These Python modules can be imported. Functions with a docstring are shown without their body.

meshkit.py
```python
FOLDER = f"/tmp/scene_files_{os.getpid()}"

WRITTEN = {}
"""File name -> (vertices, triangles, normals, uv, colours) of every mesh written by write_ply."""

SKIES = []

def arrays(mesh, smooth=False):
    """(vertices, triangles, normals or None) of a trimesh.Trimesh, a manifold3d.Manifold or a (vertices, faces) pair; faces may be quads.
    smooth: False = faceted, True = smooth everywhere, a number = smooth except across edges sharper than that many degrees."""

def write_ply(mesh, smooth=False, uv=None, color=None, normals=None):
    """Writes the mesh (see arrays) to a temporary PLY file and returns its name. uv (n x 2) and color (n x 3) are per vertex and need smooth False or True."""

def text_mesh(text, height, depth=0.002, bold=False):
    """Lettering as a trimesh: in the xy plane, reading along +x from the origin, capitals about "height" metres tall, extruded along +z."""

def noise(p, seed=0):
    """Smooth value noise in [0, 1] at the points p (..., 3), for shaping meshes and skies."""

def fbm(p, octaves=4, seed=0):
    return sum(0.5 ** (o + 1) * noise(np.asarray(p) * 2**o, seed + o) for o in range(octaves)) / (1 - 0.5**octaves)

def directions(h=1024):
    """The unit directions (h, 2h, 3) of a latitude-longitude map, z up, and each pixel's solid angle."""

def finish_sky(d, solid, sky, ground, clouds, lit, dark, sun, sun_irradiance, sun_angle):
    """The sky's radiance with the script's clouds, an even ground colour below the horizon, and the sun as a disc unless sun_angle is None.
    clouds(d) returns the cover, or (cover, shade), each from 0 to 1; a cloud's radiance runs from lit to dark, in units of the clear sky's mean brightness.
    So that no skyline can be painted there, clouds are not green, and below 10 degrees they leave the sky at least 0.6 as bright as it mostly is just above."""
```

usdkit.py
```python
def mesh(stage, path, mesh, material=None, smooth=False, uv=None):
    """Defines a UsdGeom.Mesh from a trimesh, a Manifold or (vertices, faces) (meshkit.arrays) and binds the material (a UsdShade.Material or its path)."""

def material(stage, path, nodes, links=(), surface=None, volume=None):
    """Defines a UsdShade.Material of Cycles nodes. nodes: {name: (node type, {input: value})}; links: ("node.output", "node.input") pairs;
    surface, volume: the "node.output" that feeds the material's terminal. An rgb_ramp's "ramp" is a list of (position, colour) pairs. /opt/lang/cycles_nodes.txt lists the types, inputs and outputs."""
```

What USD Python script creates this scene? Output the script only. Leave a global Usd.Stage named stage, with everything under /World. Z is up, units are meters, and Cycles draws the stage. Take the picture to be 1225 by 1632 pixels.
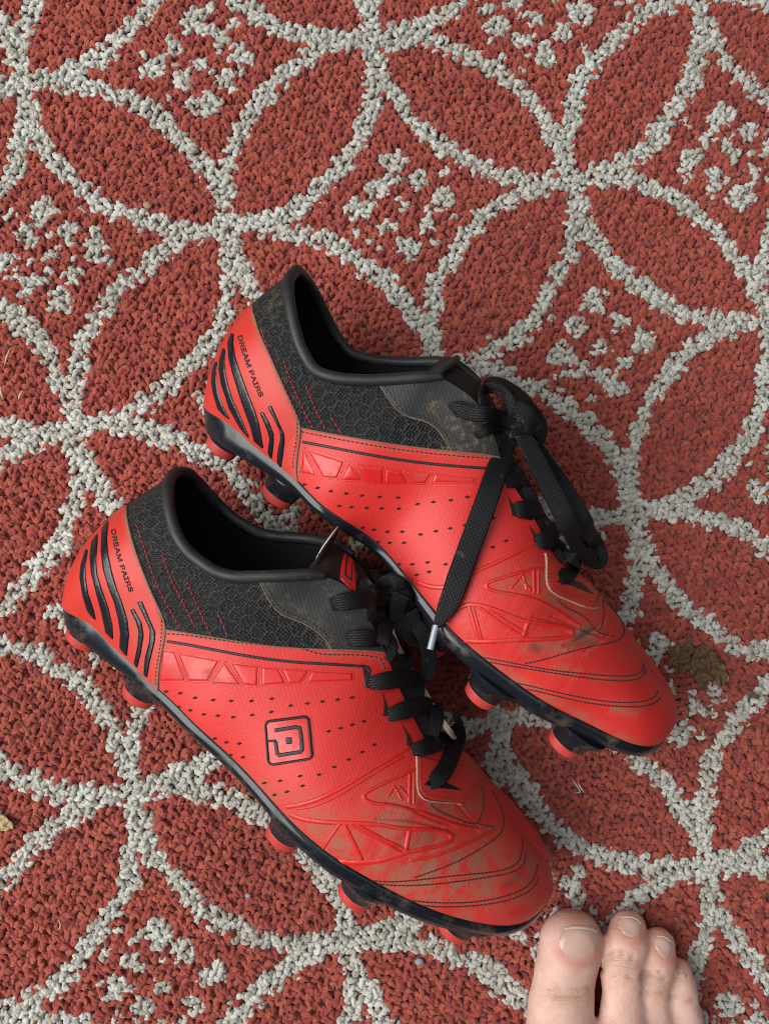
import math, random, numpy as np, trimesh, usdkit, meshkit
from pxr import Usd, UsdGeom, UsdLux, UsdShade, Gf, Sdf, Vt
from scipy.interpolate import PchipInterpolator, CubicSpline
from scipy.spatial import Delaunay, cKDTree
from shapely.geometry import Polygon, LineString, Point
from shapely import affinity, contains_xy
import shapely

stage = Usd.Stage.CreateInMemory()
UsdGeom.SetStageUpAxis(stage, 'Z'); UsdGeom.SetStageMetersPerUnit(stage, 1.0)
stage.SetDefaultPrim(UsdGeom.Xform.Define(stage, '/World').GetPrim())
rng = np.random.default_rng(7)

# ------------------------------------------------------------------ camera (a phone held half a metre above the carpet)
FPX, CAMH, W0, H0 = 1500.0, 0.48, 1225, 1632
TX, TY = 0.081734, -0.06883103
_rx = np.array([[1, 0, 0], [0, math.cos(TX), -math.sin(TX)], [0, math.sin(TX), math.cos(TX)]])
_ry = np.array([[math.cos(TY), 0, math.sin(TY)], [0, 1, 0], [-math.sin(TY), 0, math.cos(TY)]])
R = _rx @ _ry
CAM = np.array([0, 0, CAMH])
cam = UsdGeom.Camera.Define(stage, '/World/camera')
cam.CreateHorizontalApertureAttr(24.0)
cam.CreateVerticalApertureAttr(24.0 * 4 / 3)
cam.CreateFocalLengthAttr(24.0 * FPX / W0)
cam.CreateClippingRangeAttr(Gf.Vec2f(0.01, 100))
m4 = np.eye(4); m4[:3, :3] = R.T; m4[3, :3] = CAM
cam.AddTransformOp().Set(Gf.Matrix4d(*m4.ravel().tolist()))
cam.CreateExposureAttr(0.52)

# ------------------------------------------------------------------ light: a big window to the left, a pale ceiling overhead
def rect_light(name, pos, target, w, h, power, color):
    L = UsdLux.RectLight.Define(stage, '/World/' + name)
    z = np.array(pos, float) - np.array(target, float); z /= np.linalg.norm(z)
    x = np.cross([0, 1, 0.001], z); x /= np.linalg.norm(x); y = np.cross(z, x)
    m = np.eye(4); m[0, :3], m[1, :3], m[2, :3], m[3, :3] = x, y, z, pos
    L.AddTransformOp().Set(Gf.Matrix4d(*m.ravel().tolist()))
    L.CreateWidthAttr(w); L.CreateHeightAttr(h); L.CreateIntensityAttr(power); L.CreateNormalizeAttr(False); L.CreateColorAttr(Gf.Vec3f(*color))
rect_light('window_light', (-1.25, -0.20, 1.25), (0, 0, 0), 1.5, 1.5, 4.6, (1.0, 0.99, 0.96))
rect_light('ceiling_light', (0.15, 0.5, 2.3), (0, 0, 0), 3.0, 3.0, 0.55, (0.93, 0.97, 1.0))

# ------------------------------------------------------------------ helpers
used = {}
def numbered(path):
    k = used.get(path, -1) + 1; used[path] = k
    return path if k == 0 else f'{path}_{k:03d}'
def path_of(parent): return '/World' if parent is None else str(parent.GetPath())
def obj(name, mesh, mat, parent=None, smooth=False, uv=None, kind=None, label=None):
    p = numbered(path_of(parent) + '/' + name)
    g = usdkit.mesh(stage, p, mesh, mat, smooth=smooth, uv=uv).GetPrim()
    if kind: g.SetCustomDataByKey('kind', kind)
    if label: g.SetCustomDataByKey('label', label)
    return g
def thing(name, label, cat, loc=(0, 0, 0), group=None, kind=None):
    x = UsdGeom.Xform.Define(stage, numbered('/World/' + name)); x.AddTranslateOp().Set(Gf.Vec3d(*map(float, loc)))
    o = x.GetPrim(); return tag(o, label, cat, group, kind)
def tag(o, label, cat, group=None, kind=None):
    o.SetCustomDataByKey('label', label); o.SetCustomDataByKey('category', cat)
    if group: o.SetCustomDataByKey('group', group)
    if kind: o.SetCustomDataByKey('kind', kind)
    return o
def mat(name, nodes, links=(), surface='p.BSDF'):
    return usdkit.material(stage, '/World/Looks/' + name, nodes, links, surface=surface)
def primvar(prim, name, vals, typ=Sdf.ValueTypeNames.Color3fArray):
    UsdGeom.PrimvarsAPI(prim).CreatePrimvar(name, typ, 'vertex').Set(Vt.Vec3fArray.FromNumpy(np.asarray(vals, np.float32)))

def proj(P):
    d = (np.atleast_2d(P) - CAM) @ R
    return np.stack([612.5 + FPX * d[:, 0] / -d[:, 2], 816 - FPX * d[:, 1] / -d[:, 2]], 1)
def rays(px):
    px = np.atleast_2d(np.asarray(px, float))
    return np.stack([(px[:, 0] - 612.5) / FPX, -(px[:, 1] - 816) / FPX, -np.ones(len(px))], 1) @ R.T
def at(px, h):
    """The points at height h (metres above the carpet) seen at the photograph's pixels px."""
    d = rays(px); return CAM + d * ((h - CAMH) / d[:, 2])[:, None]

class Frame:
    """A boot's own axes: x heel to toe, y to its left, z up through the ankle; the boot lies rolled onto its left side."""
    def __init__(s, heel, toe, h0, h1, e):
        a = at(heel, h0)[0]; b = at(toe, h1)[0]; s.O = a
        X = b - a; s.L = np.linalg.norm(X); X /= s.L
        n = np.cross([0, 0, 1], X); n /= np.linalg.norm(n); w = np.cross(X, n); e = math.radians(e)
        s.M = np.stack([X, n * math.sin(e) - w * math.cos(e), n * math.cos(e) + w * math.sin(e)], 1)
        s.O = s.O + s.M[:, 1] * 0.006                              # the heel's outline is seen a little to the near side of its centre
    def loc(s, P): return (np.atleast_2d(P) - s.O) @ s.M
    def wor(s, p): return s.O + np.atleast_2d(p) @ s.M.T
    def solve(s, px, axis, val):
        d = rays(px) @ s.M; c = s.loc(CAM)[0]; val = np.broadcast_to(val, len(d))
        return c + d * ((val - c[axis]) / d[:, axis])[:, None]

def grid_faces(n, m, flip=False):
    i, j = np.meshgrid(np.arange(n - 1), np.arange(m - 1), indexing='ij')
    a = (i * m + j).ravel(); q = np.stack([a, a + m, a + m + 1, a + 1], 1)
    if flip: q = q[:, ::-1]
    return np.vstack([q[:, [0, 1, 2]], q[:, [0, 2, 3]]])
def resample(P, n, closed=False):
    P = np.asarray(P, float)
    if closed: P = np.vstack([P, P[:1]])
    s = np.r_[0, np.cumsum(np.linalg.norm(np.diff(P, axis=0), axis=1))]
    t = np.linspace(0, s[-1], n + 1)[:-1] if closed else np.linspace(0, s[-1], n)
    return np.stack([np.interp(t, s, P[:, k]) for k in range(P.shape[1])], 1)
def spline(P, n):
    P = np.asarray(P, float)
    s = np.r_[0, np.cumsum(np.maximum(np.linalg.norm(np.diff(P, axis=0), axis=1), 1e-9) ** 0.6)]
    return resample(CubicSpline(s, P)(np.linspace(0, s[-1], n * 4)), n)
def tube(P, r, k=10, closed=False):
    P = np.asarray(P, float); n = len(P); r = np.broadcast_to(r, n)
    T = np.gradient(P, axis=0)
    if closed: T = np.roll(P, -1, 0) - np.roll(P, 1, 0)
    T /= np.linalg.norm(T, axis=1, keepdims=True)
    N = np.cross(T[0], [0.31, 0.2, 0.93]); Ns = []
    for t in T:
        N = N - t * (N @ t); N /= np.linalg.norm(N); Ns.append(N)
    Ns = np.array(Ns); Bs = np.cross(T, Ns); a = np.linspace(0, 2 * np.pi, k, endpoint=False)
    V = P[:, None] + r[:, None, None] * (np.cos(a)[None, :, None] * Ns[:, None] + np.sin(a)[None, :, None] * Bs[:, None])
    V = V.reshape(-1, 3); F = []
    for i in range(n if closed else n - 1):
        A = i * k; Bq = ((i + 1) % n) * k
        for j in range(k):
            j2 = (j + 1) % k; F += [[A + j, A + j2, Bq + j2], [A + j, Bq + j2, Bq + j]]
    if not closed:
        c0, c1 = len(V), len(V) + 1; V = np.vstack([V, P[0], P[-1]]); e = (n - 1) * k
        for j in range(k):
            j2 = (j + 1) % k; F += [[c0, j2, j], [c1, e + j, e + j2]]
    return trimesh.Trimesh(V, np.array(F), process=False)
def join(ms): return trimesh.util.concatenate(ms)

class Surface:
    """A mesh with smooth normals that pixels of the photograph can be dropped onto."""
    def __init__(s, mesh):
        s.m = mesh; s.n = np.array(mesh.vertex_normals); s.px = proj(mesh.vertices)
        face = np.einsum('ij,ij->i', s.n, CAM - mesh.vertices) > 0
        s.vis = np.nonzero(face)[0]; s.tree = cKDTree(s.px[s.vis])
    def hit(s, px):
        px = np.atleast_2d(np.asarray(px, float)); d = rays(px); d /= np.linalg.norm(d, axis=1, keepdims=True)
        P = np.full((len(px), 3), np.nan); N = np.zeros((len(px), 3))
        loc, ir, it = s.m.ray.intersects_location(np.repeat(CAM[None], len(px), 0), d, multiple_hits=False)
        if len(ir):
            b = trimesh.triangles.points_to_barycentric(s.m.triangles[it], loc)
            P[ir] = loc; N[ir] = np.einsum('ij,ijk->ik', b, s.n[s.m.faces[it]])
        miss = np.isnan(P[:, 0])
        if miss.any():
            k = s.vis[s.tree.query(px[miss])[1]]
            d0 = np.einsum('ij,ij->i', s.m.vertices[k] - CAM, d[miss])
            P[miss] = CAM + d[miss] * d0[:, None]; N[miss] = s.n[k]
        return P, N / np.maximum(np.linalg.norm(N, axis=1, keepdims=True), 1e-9)

def drape(surf, poly, thick=0.0008, edge=0.0008, step=3.0, base=0.00012, sink=0.0004):
    """A thin panel with rounded edges lying on a surface; poly: its outline (pixels of the photograph), a shapely Polygon or a list."""
    if not hasattr(poly, 'geom_type'): poly = Polygon(poly)
    poly = poly.buffer(0)
    out = []
    for g in getattr(poly, 'geoms', [poly]):
        if g.is_empty or g.area < 0.5: continue
        rings = [np.array(r.coords)[:-1] for r in (g.exterior, *g.interiors)]
        bd = np.vstack([resample(r, max(4, int(math.ceil(LineString(np.vstack([r, r[:1]])).length / step)) ), True) for r in rings]
                       + [r for r in rings])
        bd = np.unique(np.round(bd, 3), axis=0)
        x0, y0, x1, y1 = g.bounds
        X, Y = np.meshgrid(np.arange(x0, x1, step), np.arange(y0, y1, step * 0.87)); X = X + (np.arange(X.shape[0]) % 2)[:, None] * step / 2
        p = np.stack([X.ravel(), Y.ravel()], 1); p = p[contains_xy(g, p[:, 0], p[:, 1])]
        line = g.boundary
        if len(p):
            dd = shapely.distance(shapely.points(p), line); p = p[dd > step * 0.45]
        fine = edge * FPX / 0.42                                    # the rounding's width in pixels
        inner = []
        for f_ in (0.35, 1.0):
            q = g.buffer(-fine * f_)
            for h in getattr(q, 'geoms', [q]):
                if not h.is_empty and h.area > 1: inner.append(resample(np.array(h.exterior.coords)[:-1], max(4, int(h.exterior.length / step)), True))
        p = np.vstack([bd, p] + inner)
        p = np.unique(np.round(p, 3), axis=0)
        tri = Delaunay(p).simplices; c = p[tri].mean(1)
        ar = np.abs(np.cross(p[tri[:, 1]] - p[tri[:, 0]], p[tri[:, 2]] - p[tri[:, 0]]))
        tri = tri[contains_xy(g.buffer(0.02), c[:, 0], c[:, 1]) & (ar > 1e-4)]
        d = shapely.distance(shapely.points(p), line); t = np.clip(d / max(fine, 1e-6), 0, 1)
        h = base + thick * np.sqrt(1 - (1 - t) ** 2); h[d < 0.02] = base
        P, N = surf.hit(p)
        v = P + N * h[:, None]
        a = v[tri]; fl = np.einsum('ij,ij->i', np.cross(a[:, 1] - a[:, 0], a[:, 2] - a[:, 0]), CAM - a[:, 0]) < 0
        tri[fl] = tri[fl][:, ::-1]
        e = np.sort(np.vstack([tri[:, [0, 1]], tri[:, [1, 2]], tri[:, [2, 0]]]), axis=1)
        ed = np.vstack([tri[:, [0, 1]], tri[:, [1, 2]], tri[:, [2, 0]]])
        _, ix, ct = np.unique(e, axis=0, return_index=True, return_counts=True)
        b = ed[ix[ct == 1]]; n = len(v); low = P - N * sink
        v = np.vstack([v, low]); side = np.vstack([np.stack([b[:, 1], b[:, 0], b[:, 0] + n], 1), np.stack([b[:, 1], b[:, 0] + n, b[:, 1] + n], 1)])
        m = trimesh.Trimesh(v, np.vstack([tri, side]), process=False); m.remove_unreferenced_vertices(); out.append(m)
    return join(out) if out else None
def strip(pts, width, n=60, cap=2):
    """A line of the photograph given some width, as a polygon."""
    p = spline(pts, n) if len(pts) > 2 else np.array(pts, float)
    return LineString(p).buffer(width / 2, cap_style=cap, join_style=1)
def dashes(surf, pts, dash, gap, width, lift=0.0002):
    """Stitches: short rounded threads along a line of pixels on a surface."""
    L = LineString(spline(pts, 200) if len(pts) > 2 else pts); s, ms = 0.0, []
    while s + dash < L.length:
        q = np.array([L.interpolate(s + dash * t).coords[0] for t in np.linspace(0, 1, 5)])
        P, N = surf.hit(q); lift_ = np.array([-0.6, 0.6, 1, 0.6, -0.6])[:, None] * lift
        ms.append(tube(P + N * lift_, np.array([.6, .95, 1, .95, .6]) * width, 5)); s += dash + gap
    return join(ms)
# ------------------------------------------------------------------ materials
def pos_noise(scale, detail=3, rough=0.55): return ('noise_texture', {'scale': scale, 'detail': detail, 'roughness': rough})
GEO = {'g': ('geometry', {})}
def yarn(name, dark, mid, light):
    return mat(name, {**GEO, 'oi': ('object_info', {}), 'n': pos_noise(330, 2), 'av': ('mix_float', {'fac': 0.36}), 'n2': pos_noise(1500, 2), 'big': pos_noise(9, 3),
        'r': ('rgb_ramp', {'ramp': [(0.2, dark), (0.5, mid), (0.82, light)]}),
        'mx': ('mix_color', {'blend_type': 'multiply', 'fac': 0.35}), 'r2': ('rgb_ramp', {'ramp': [(0.3, (0.62, 0.60, 0.58)), (0.7, (1.1, 1.08, 1.06))]}),
        'mb': ('mix_color', {'blend_type': 'multiply', 'fac': 0.5}), 'rb': ('rgb_ramp', {'ramp': [(0.35, (0.72, 0.68, 0.66)), (0.62, (1, 1, 1))]}),
        'b': ('bump', {'strength': 0.5, 'distance': 0.0004}),
        'p': ('principled_bsdf', {'roughness': 0.85, 'sheen_weight': 0.25, 'sheen_roughness': 0.5, 'specular_ior_level': 0.15})},
        [('g.position', 'n.vector'), ('g.position', 'n2.vector'), ('g.position', 'big.vector'), ('n.fac', 'av.a'), ('oi.random', 'av.b'), ('av.result', 'r.fac'), ('n2.fac', 'r2.fac'), ('r.color', 'mx.a'), ('r2.color', 'mx.b'),
         ('big.fac', 'rb.fac'), ('mx.result', 'mb.a'), ('rb.color', 'mb.b'), ('mb.result', 'p.base_color'), ('n2.fac', 'b.height'), ('b.normal', 'p.normal')])
M = {}
M['red_yarn'] = yarn('red_yarn', (0.25, 0.043, 0.038), (0.375, 0.072, 0.053), (0.47, 0.122, 0.075))
M['grey_yarn'] = yarn('grey_yarn', (0.35, 0.325, 0.27), (0.545, 0.54, 0.485), (0.71, 0.73, 0.69))
M['backing'] = mat('carpet_backing', {'p': ('principled_bsdf', {'base_color': (0.24, 0.048, 0.038), 'roughness': 1.0})})
def leather(name, col, rough=0.48, tex=0.15, dirtcol=(0.26, 0.145, 0.090), scale=(120, 420, .41, .57)):
    """Coated synthetic leather with a fine pressed grain; the mask primvar carries dirt (r), ink (g), scuffs (b)."""
    return mat(name, {**GEO, 'a': ('attribute', {'attribute': 'mask'}), 's': ('separate_color', {}),
        'n': pos_noise(scale[0], 6, 0.72), 'n2': pos_noise(scale[1], 3, 0.6), 'mul': ('math', {'math_type': 'multiply'}), 'rn': ('map_range', {'from_min': scale[2], 'from_max': scale[3], 'to_min': 0.08, 'to_max': 1.0, 'clamp': True}),
        'sp': ('map_range', {'from_min': 0.66, 'from_max': 0.74, 'to_min': 0.0, 'to_max': 0.35, 'clamp': True}), 'mx_': ('math', {'math_type': 'maximum'}),
        'd': ('mix_color', {'a': col, 'b': dirtcol}), 'k': ('mix_color', {'b': (0.012, 0.012, 0.016)}), 'sc': ('mix_color', {'b': (0.10, 0.055, 0.045)}),
        'ro': ('map_range', {'from_min': 0, 'from_max': 1, 'to_min': rough, 'to_max': 0.85, 'clamp': True}),
        'm': ('mapping', {'scale': (1, 1, 1), 'rotation': (0, 0, 0.55)}), 'uv': ('uvmap', {'attribute': 'st'}), 'br': ('brick_texture', {'scale': 1.0, 'brick_width': 0.0042, 'row_height': 0.0016, 'mortar_size': 0.00045, 'mortar_smooth': 1.0, 'color1': (1, 1, 1), 'color2': (0.75, 0.75, 0.75)}),
        'b': ('bump', {'strength': tex, 'distance': 0.00035}), 'b2': ('bump', {'strength': 0.15, 'distance': 0.0006}),
        'p': ('principled_bsdf', {'specular_ior_level': 0.38, 'coat_weight': 0.04, 'coat_roughness': 0.3})},
        [('a.color', 's.color'), ('g.position', 'n.vector'), ('g.position', 'n2.vector'), ('n.fac', 'rn.value'), ('s.r', 'mul.value1'), ('rn.result', 'mul.value2'),
         ('mul.value', 'd.fac'), ('d.result', 'sc.a'), ('s.b', 'sc.fac'), ('sc.result', 'k.a'), ('s.g', 'k.fac'), ('k.result', 'p.base_color'), ('mul.value', 'ro.value'), ('ro.result', 'p.roughness'),
         ('uv.UV', 'm.vector'), ('m.vector', 'br.vector'), ('br.color', 'b.height'), ('n2.fac', 'b2.height'), ('b2.normal', 'b.normal'), ('b.normal', 'p.normal')])
RED = (0.66, 0.031, 0.027)
M['red'] = leather('red_leather', RED)
M['red_counter'] = leather('red_counter_leather', (0.60, 0.040, 0.028), 0.45, 0.03)
def plain(name, col, rough, bump=0.0, scale=600, spec=0.5, dirt=None, coat=0.0):
    nodes = {**GEO, 'n': pos_noise(scale, 3), 'd': pos_noise(70, 5, 0.7), 'dr': ('map_range', {'from_min': 0.54, 'from_max': 0.70, 'to_min': 0, 'to_max': 1.0 if dirt else 0.0, 'clamp': True}),
        'c': ('mix_color', {'a': col, 'b': dirt or col}), 'ro': ('map_range', {'from_min': 0, 'from_max': 1, 'to_min': rough, 'to_max': min(1, rough + 0.4)}),
        'b': ('bump', {'strength': bump, 'distance': 0.0004}), 'p': ('principled_bsdf', {'specular_ior_level': spec, 'coat_weight': coat, 'coat_roughness': 0.15})}
    return mat(name, nodes, [('g.position', 'n.vector'), ('g.position', 'd.vector'), ('d.fac', 'dr.value'), ('dr.result', 'c.fac'), ('c.result', 'p.base_color'), ('dr.result', 'ro.value'), ('ro.result', 'p.roughness'), ('n.fac', 'b.height'), ('b.normal', 'p.normal')])
M['red_gloss'] = plain('glossy_red_panel', (0.68, 0.020, 0.018), 0.26, 0.12, 500, 0.5, (0.45, 0.05, 0.035))
M['red_rib'] = plain('red_rib', (0.66, 0.026, 0.021), 0.34, 0.08, 500, 0.5, (0.42, 0.06, 0.04))
M['stud_red'] = plain('red_stud', (0.52, 0.05, 0.04), 0.5, 0.1, 500, 0.4, (0.30, 0.08, 0.05))
M['sole'] = plain('navy_black_sole', (0.012, 0.015, 0.020), 0.20, 0.06, 300, 0.5, (0.075, 0.062, 0.045))
M['stripe'] = plain('black_stripe', (0.012, 0.013, 0.017), 0.24, 0.3, 900, 0.5)
M['ink'] = plain('black_ink', (0.018, 0.017, 0.020), 0.55, 0.1)
M['worn_ink'] = plain('worn_ink', (0.030, 0.018, 0.020), 0.6, 0.2, 900, 0.4, (0.16, 0.03, 0.025))
M['hole'] = plain('hole_dark', (0.030, 0.010, 0.008), 0.9)
M['thread'] = plain('dark_red_thread', (0.085, 0.018, 0.015), 0.8)
M['groove'] = plain('stitch_groove', (0.20, 0.030, 0.022), 0.8)
M['black_thread'] = plain('black_thread', (0.014, 0.013, 0.013), 0.8)
M['red_thread'] = plain('red_thread', (0.40, 0.012, 0.02), 0.6)
M['edge'] = plain('raw_pale_edge', (0.52, 0.42, 0.34), 0.8, 0.2)
M['white_edge'] = plain('white_edge', (0.66, 0.62, 0.58), 0.8)
M['piping'] = plain('beige_piping', (0.40, 0.28, 0.21), 0.8, 0.2, 600, 0.4, (0.30, 0.09, 0.06))
M['edge_dirty'] = plain('dirty_edge', (0.22, 0.14, 0.10), 0.85, 0.3)
M['rim'] = plain('collar_rim', (0.020, 0.021, 0.023), 0.50, 0.12, 900, 0.5, (0.045, 0.040, 0.034))
M['lining'] = plain('black_lining', (0.010, 0.010, 0.011), 0.42, 0.1, 700, 0.4)
M['eyestay'] = leather('grey_black_eyestay', (0.026, 0.027, 0.028), 0.5, 0.22, (0.20, 0.145, 0.085), (330, 420, .50, .66))
M['tongue'] = plain('tongue_cloth', (0.020, 0.015, 0.014), 0.85, 0.8, 1200, 0.3, (0.05, 0.035, 0.028))
M['beige'] = plain('beige_binding', (0.42, 0.34, 0.25), 0.85, 0.4, 1200)
M['aglet'] = plain('clear_aglet', (0.30, 0.34, 0.40), 0.18, 0.1, 300, 0.7, (0.12, 0.13, 0.15), 0.5)
# open mesh cloth: tiny holes between pale-edged threads, hexagon ribs
M['mesh'] = mat('black_mesh_cloth', {'uv': ('uvmap', {'attribute': 'st'}), 'vo': ('voronoi_texture', {'scale': 760, 'randomness': 0.35, 'dimensions': '2D'}), 'rv': ('map_range', {'from_min': 0.25, 'from_max': 0.55, 'to_min': 0, 'to_max': 1, 'clamp': True}),
        'c1': ('mix_color', {'a': (0.003, 0.003, 0.004), 'b': (0.030, 0.030, 0.031)}), 'c2': ('mix_color', {'b': (0.044, 0.044, 0.044)}), 'hm': ('math', {'math_type': 'multiply', 'value2': 0.8}),
        **GEO, 'a': ('attribute', {'attribute': 'mask'}), 's': ('separate_color', {}), 'dn': pos_noise(160, 4, 0.7), 'dr': ('map_range', {'from_min': 0.5, 'from_max': 0.7, 'to_min': 0, 'to_max': 1, 'clamp': True}), 'dm': ('math', {'math_type': 'multiply'}), 'c3': ('mix_color', {'b': (0.17, 0.13, 0.075)}),
        'ad': ('math', {'math_type': 'add'}), 'b': ('bump', {'strength': 0.9, 'distance': 0.0005}), 'p': ('principled_bsdf', {'roughness': 0.6, 'specular_ior_level': 0.35})},
        [('uv.UV', 'vo.vector'), ('vo.distance', 'rv.value'), ('rv.result', 'c1.fac'), ('c1.result', 'c2.a'), ('a.color', 's.color'), ('s.g', 'hm.value1'), ('hm.value', 'c2.fac'),
         ('g.position', 'dn.vector'), ('dn.fac', 'dr.value'), ('dr.result', 'dm.value1'), ('s.r', 'dm.value2'), ('dm.value', 'c3.fac'), ('c2.result', 'c3.a'), ('c3.result', 'p.base_color'),
         ('rv.result', 'ad.value1'), ('s.g', 'ad.value2'), ('ad.value', 'b.height'), ('b.normal', 'p.normal')])
# flat woven lace: plaited rows across its width
M['lace'] = mat('black_lace', {'uv': ('uvmap', {'attribute': 'st'}), 'br': ('brick_texture', {'scale': 1.0, 'brick_width': 0.0024, 'row_height': 0.00105, 'mortar_size': 0.0002, 'mortar_smooth': 1.0, 'color1': (1, 1, 1), 'color2': (0.8, 0.8, 0.8)}),
        'c': ('mix_color', {'a': (0.005, 0.005, 0.006), 'b': (0.011, 0.011, 0.013)}), **GEO, 'n': pos_noise(110, 5, 0.7), 'r': ('map_range', {'from_min': 0.62, 'from_max': 0.78, 'to_min': 0, 'to_max': 0.6, 'clamp': True}), 'c2': ('mix_color', {'b': (0.14, 0.12, 0.10)}),
        'b': ('bump', {'strength': 0.55, 'distance': 0.0005}), 'p': ('principled_bsdf', {'roughness': 0.55, 'specular_ior_level': 0.22})},
        [('uv.UV', 'br.vector'), ('br.color', 'c.fac'), ('g.position', 'n.vector'), ('n.fac', 'r.value'), ('r.result', 'c2.fac'), ('c.result', 'c2.a'), ('c2.result', 'p.base_color'), ('br.color', 'b.height'), ('b.normal', 'p.normal')])
# ------------------------------------------------------------------ the carpet: looped pile in rows, pale overlapping circles on rust red
S_ = CAMH / (1500 / 2800)                                         # the fit was made for a camera 1500/2800 m high
LS, LTH, LO = 0.14469814 * S_, -0.61448623, np.array([-0.0527649, 0.20918984]) * S_
_c, _s = math.cos(LTH), math.sin(LTH)
def lattice(xy):
    d = (xy - LO) / LS
    return np.stack([d[:, 0] * _c + d[:, 1] * _s, -d[:, 0] * _s + d[:, 1] * _c], 1)
def pale(xy):
    """Where the pale yarn runs: arcs of circles round every square's centre, nine dots inside each square."""
    n = meshkit.noise(np.c_[xy * 55, xy[:, 0] * 0], 3) - 0.5; n2 = meshkit.noise(np.c_[xy * 55, xy[:, 0] * 0], 9) - 0.5
    ij = lattice(xy) + np.stack([n, n2], 1) * 0.035
    f = np.floor(ij); g = ij - f
    on = np.zeros(len(xy), bool)
    for dx in (-1, 0, 1):
        for dy in (-1, 0, 1):
            r = np.hypot(g[:, 0] - 0.5 - dx, g[:, 1] - 0.5 - dy)
            on |= np.abs(r - 0.7071) < 0.0355
    for i in (-1, 0, 1):
        for j in (-1, 0, 1):
            rad = 0.049 if (i and j) else 0.039 if (i or j) else 0.034
            on |= np.hypot(g[:, 0] - 0.5 - i * 0.126, g[:, 1] - 0.5 - j * 0.126) < rad
    cell = np.hypot(g[:, 0] - .5, g[:, 1] - .5) < .24
    on |= cell & (meshkit.noise(np.c_[xy * 260, xy[:, 0] * 0], 21) > .80)
    return on
def yarn_loop(seed):
    q = np.random.default_rng(seed); n, k = 20, 12
    t = np.linspace(-0.12, 1.12, n); w = q.uniform(1.2, 1.7); h = q.uniform(1.2, 1.9); bend = q.uniform(-0.7, 0.7); lean = q.choice([-1, 1]) * q.uniform(0.9, 2.0)
    a = t * np.pi
    P = np.stack([-w * np.cos(a), bend * np.sin(a) ** 2 + lean * np.sin(a), h * np.sin(a) + 0.2], 1)
    P += 0.15 * q.normal(size=(n, 3)) * np.array([1, 1, 0.5])
    r0 = q.uniform(1.02, 1.2)
    m = tube(P, r0 * np.linspace(0.95, 1.0, n), k); v = np.array(m.vertices)
    ring = np.repeat(np.arange(n), k); th = np.tile(np.arange(k) * 2 * np.pi / k, n)
    off = 1 + 0.20 * np.cos(2 * th - ring * 0.85 + q.uniform(0, 6)) + 0.04 * q.normal(size=n * k)
    v[:n * k] = P[ring] + (v[:n * k] - P[ring]) * off[:, None]
    return trimesh.Trimesh(v * 0.001, m.faces, process=False)
carpet = thing('carpet', 'rust red looped pile carpet with pale grey overlapping circles and dots', 'carpet', kind='structure')
bx = trimesh.creation.box((1.12, 1.25, 0.004)); bx.apply_translation((0, 0, -0.0052)); obj('backing', bx, M['backing'], carpet)
ang = LTH + math.pi / 4 + 0.0
DX, DY = 0.0034, 0.0034
nx, ny = 340, 380
I, J = np.meshgrid(np.arange(-nx // 2, nx // 2), np.arange(-ny // 2, ny // 2))
gx = (I + 0.5 * (J % 2)) * DX; gy = J * DY
gx = gx.ravel() + rng.normal(0, 0.00038, gx.size); gy = gy.ravel() + rng.normal(0, 0.00024, gy.size) + 0.0006 * np.sin(gx.ravel() * 70 + 1)
ca, sa = math.cos(ang), math.sin(ang)
pts = np.stack([gx * ca - gy * sa, gx * sa + gy * ca], 1)
isp = pale(pts)
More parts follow.
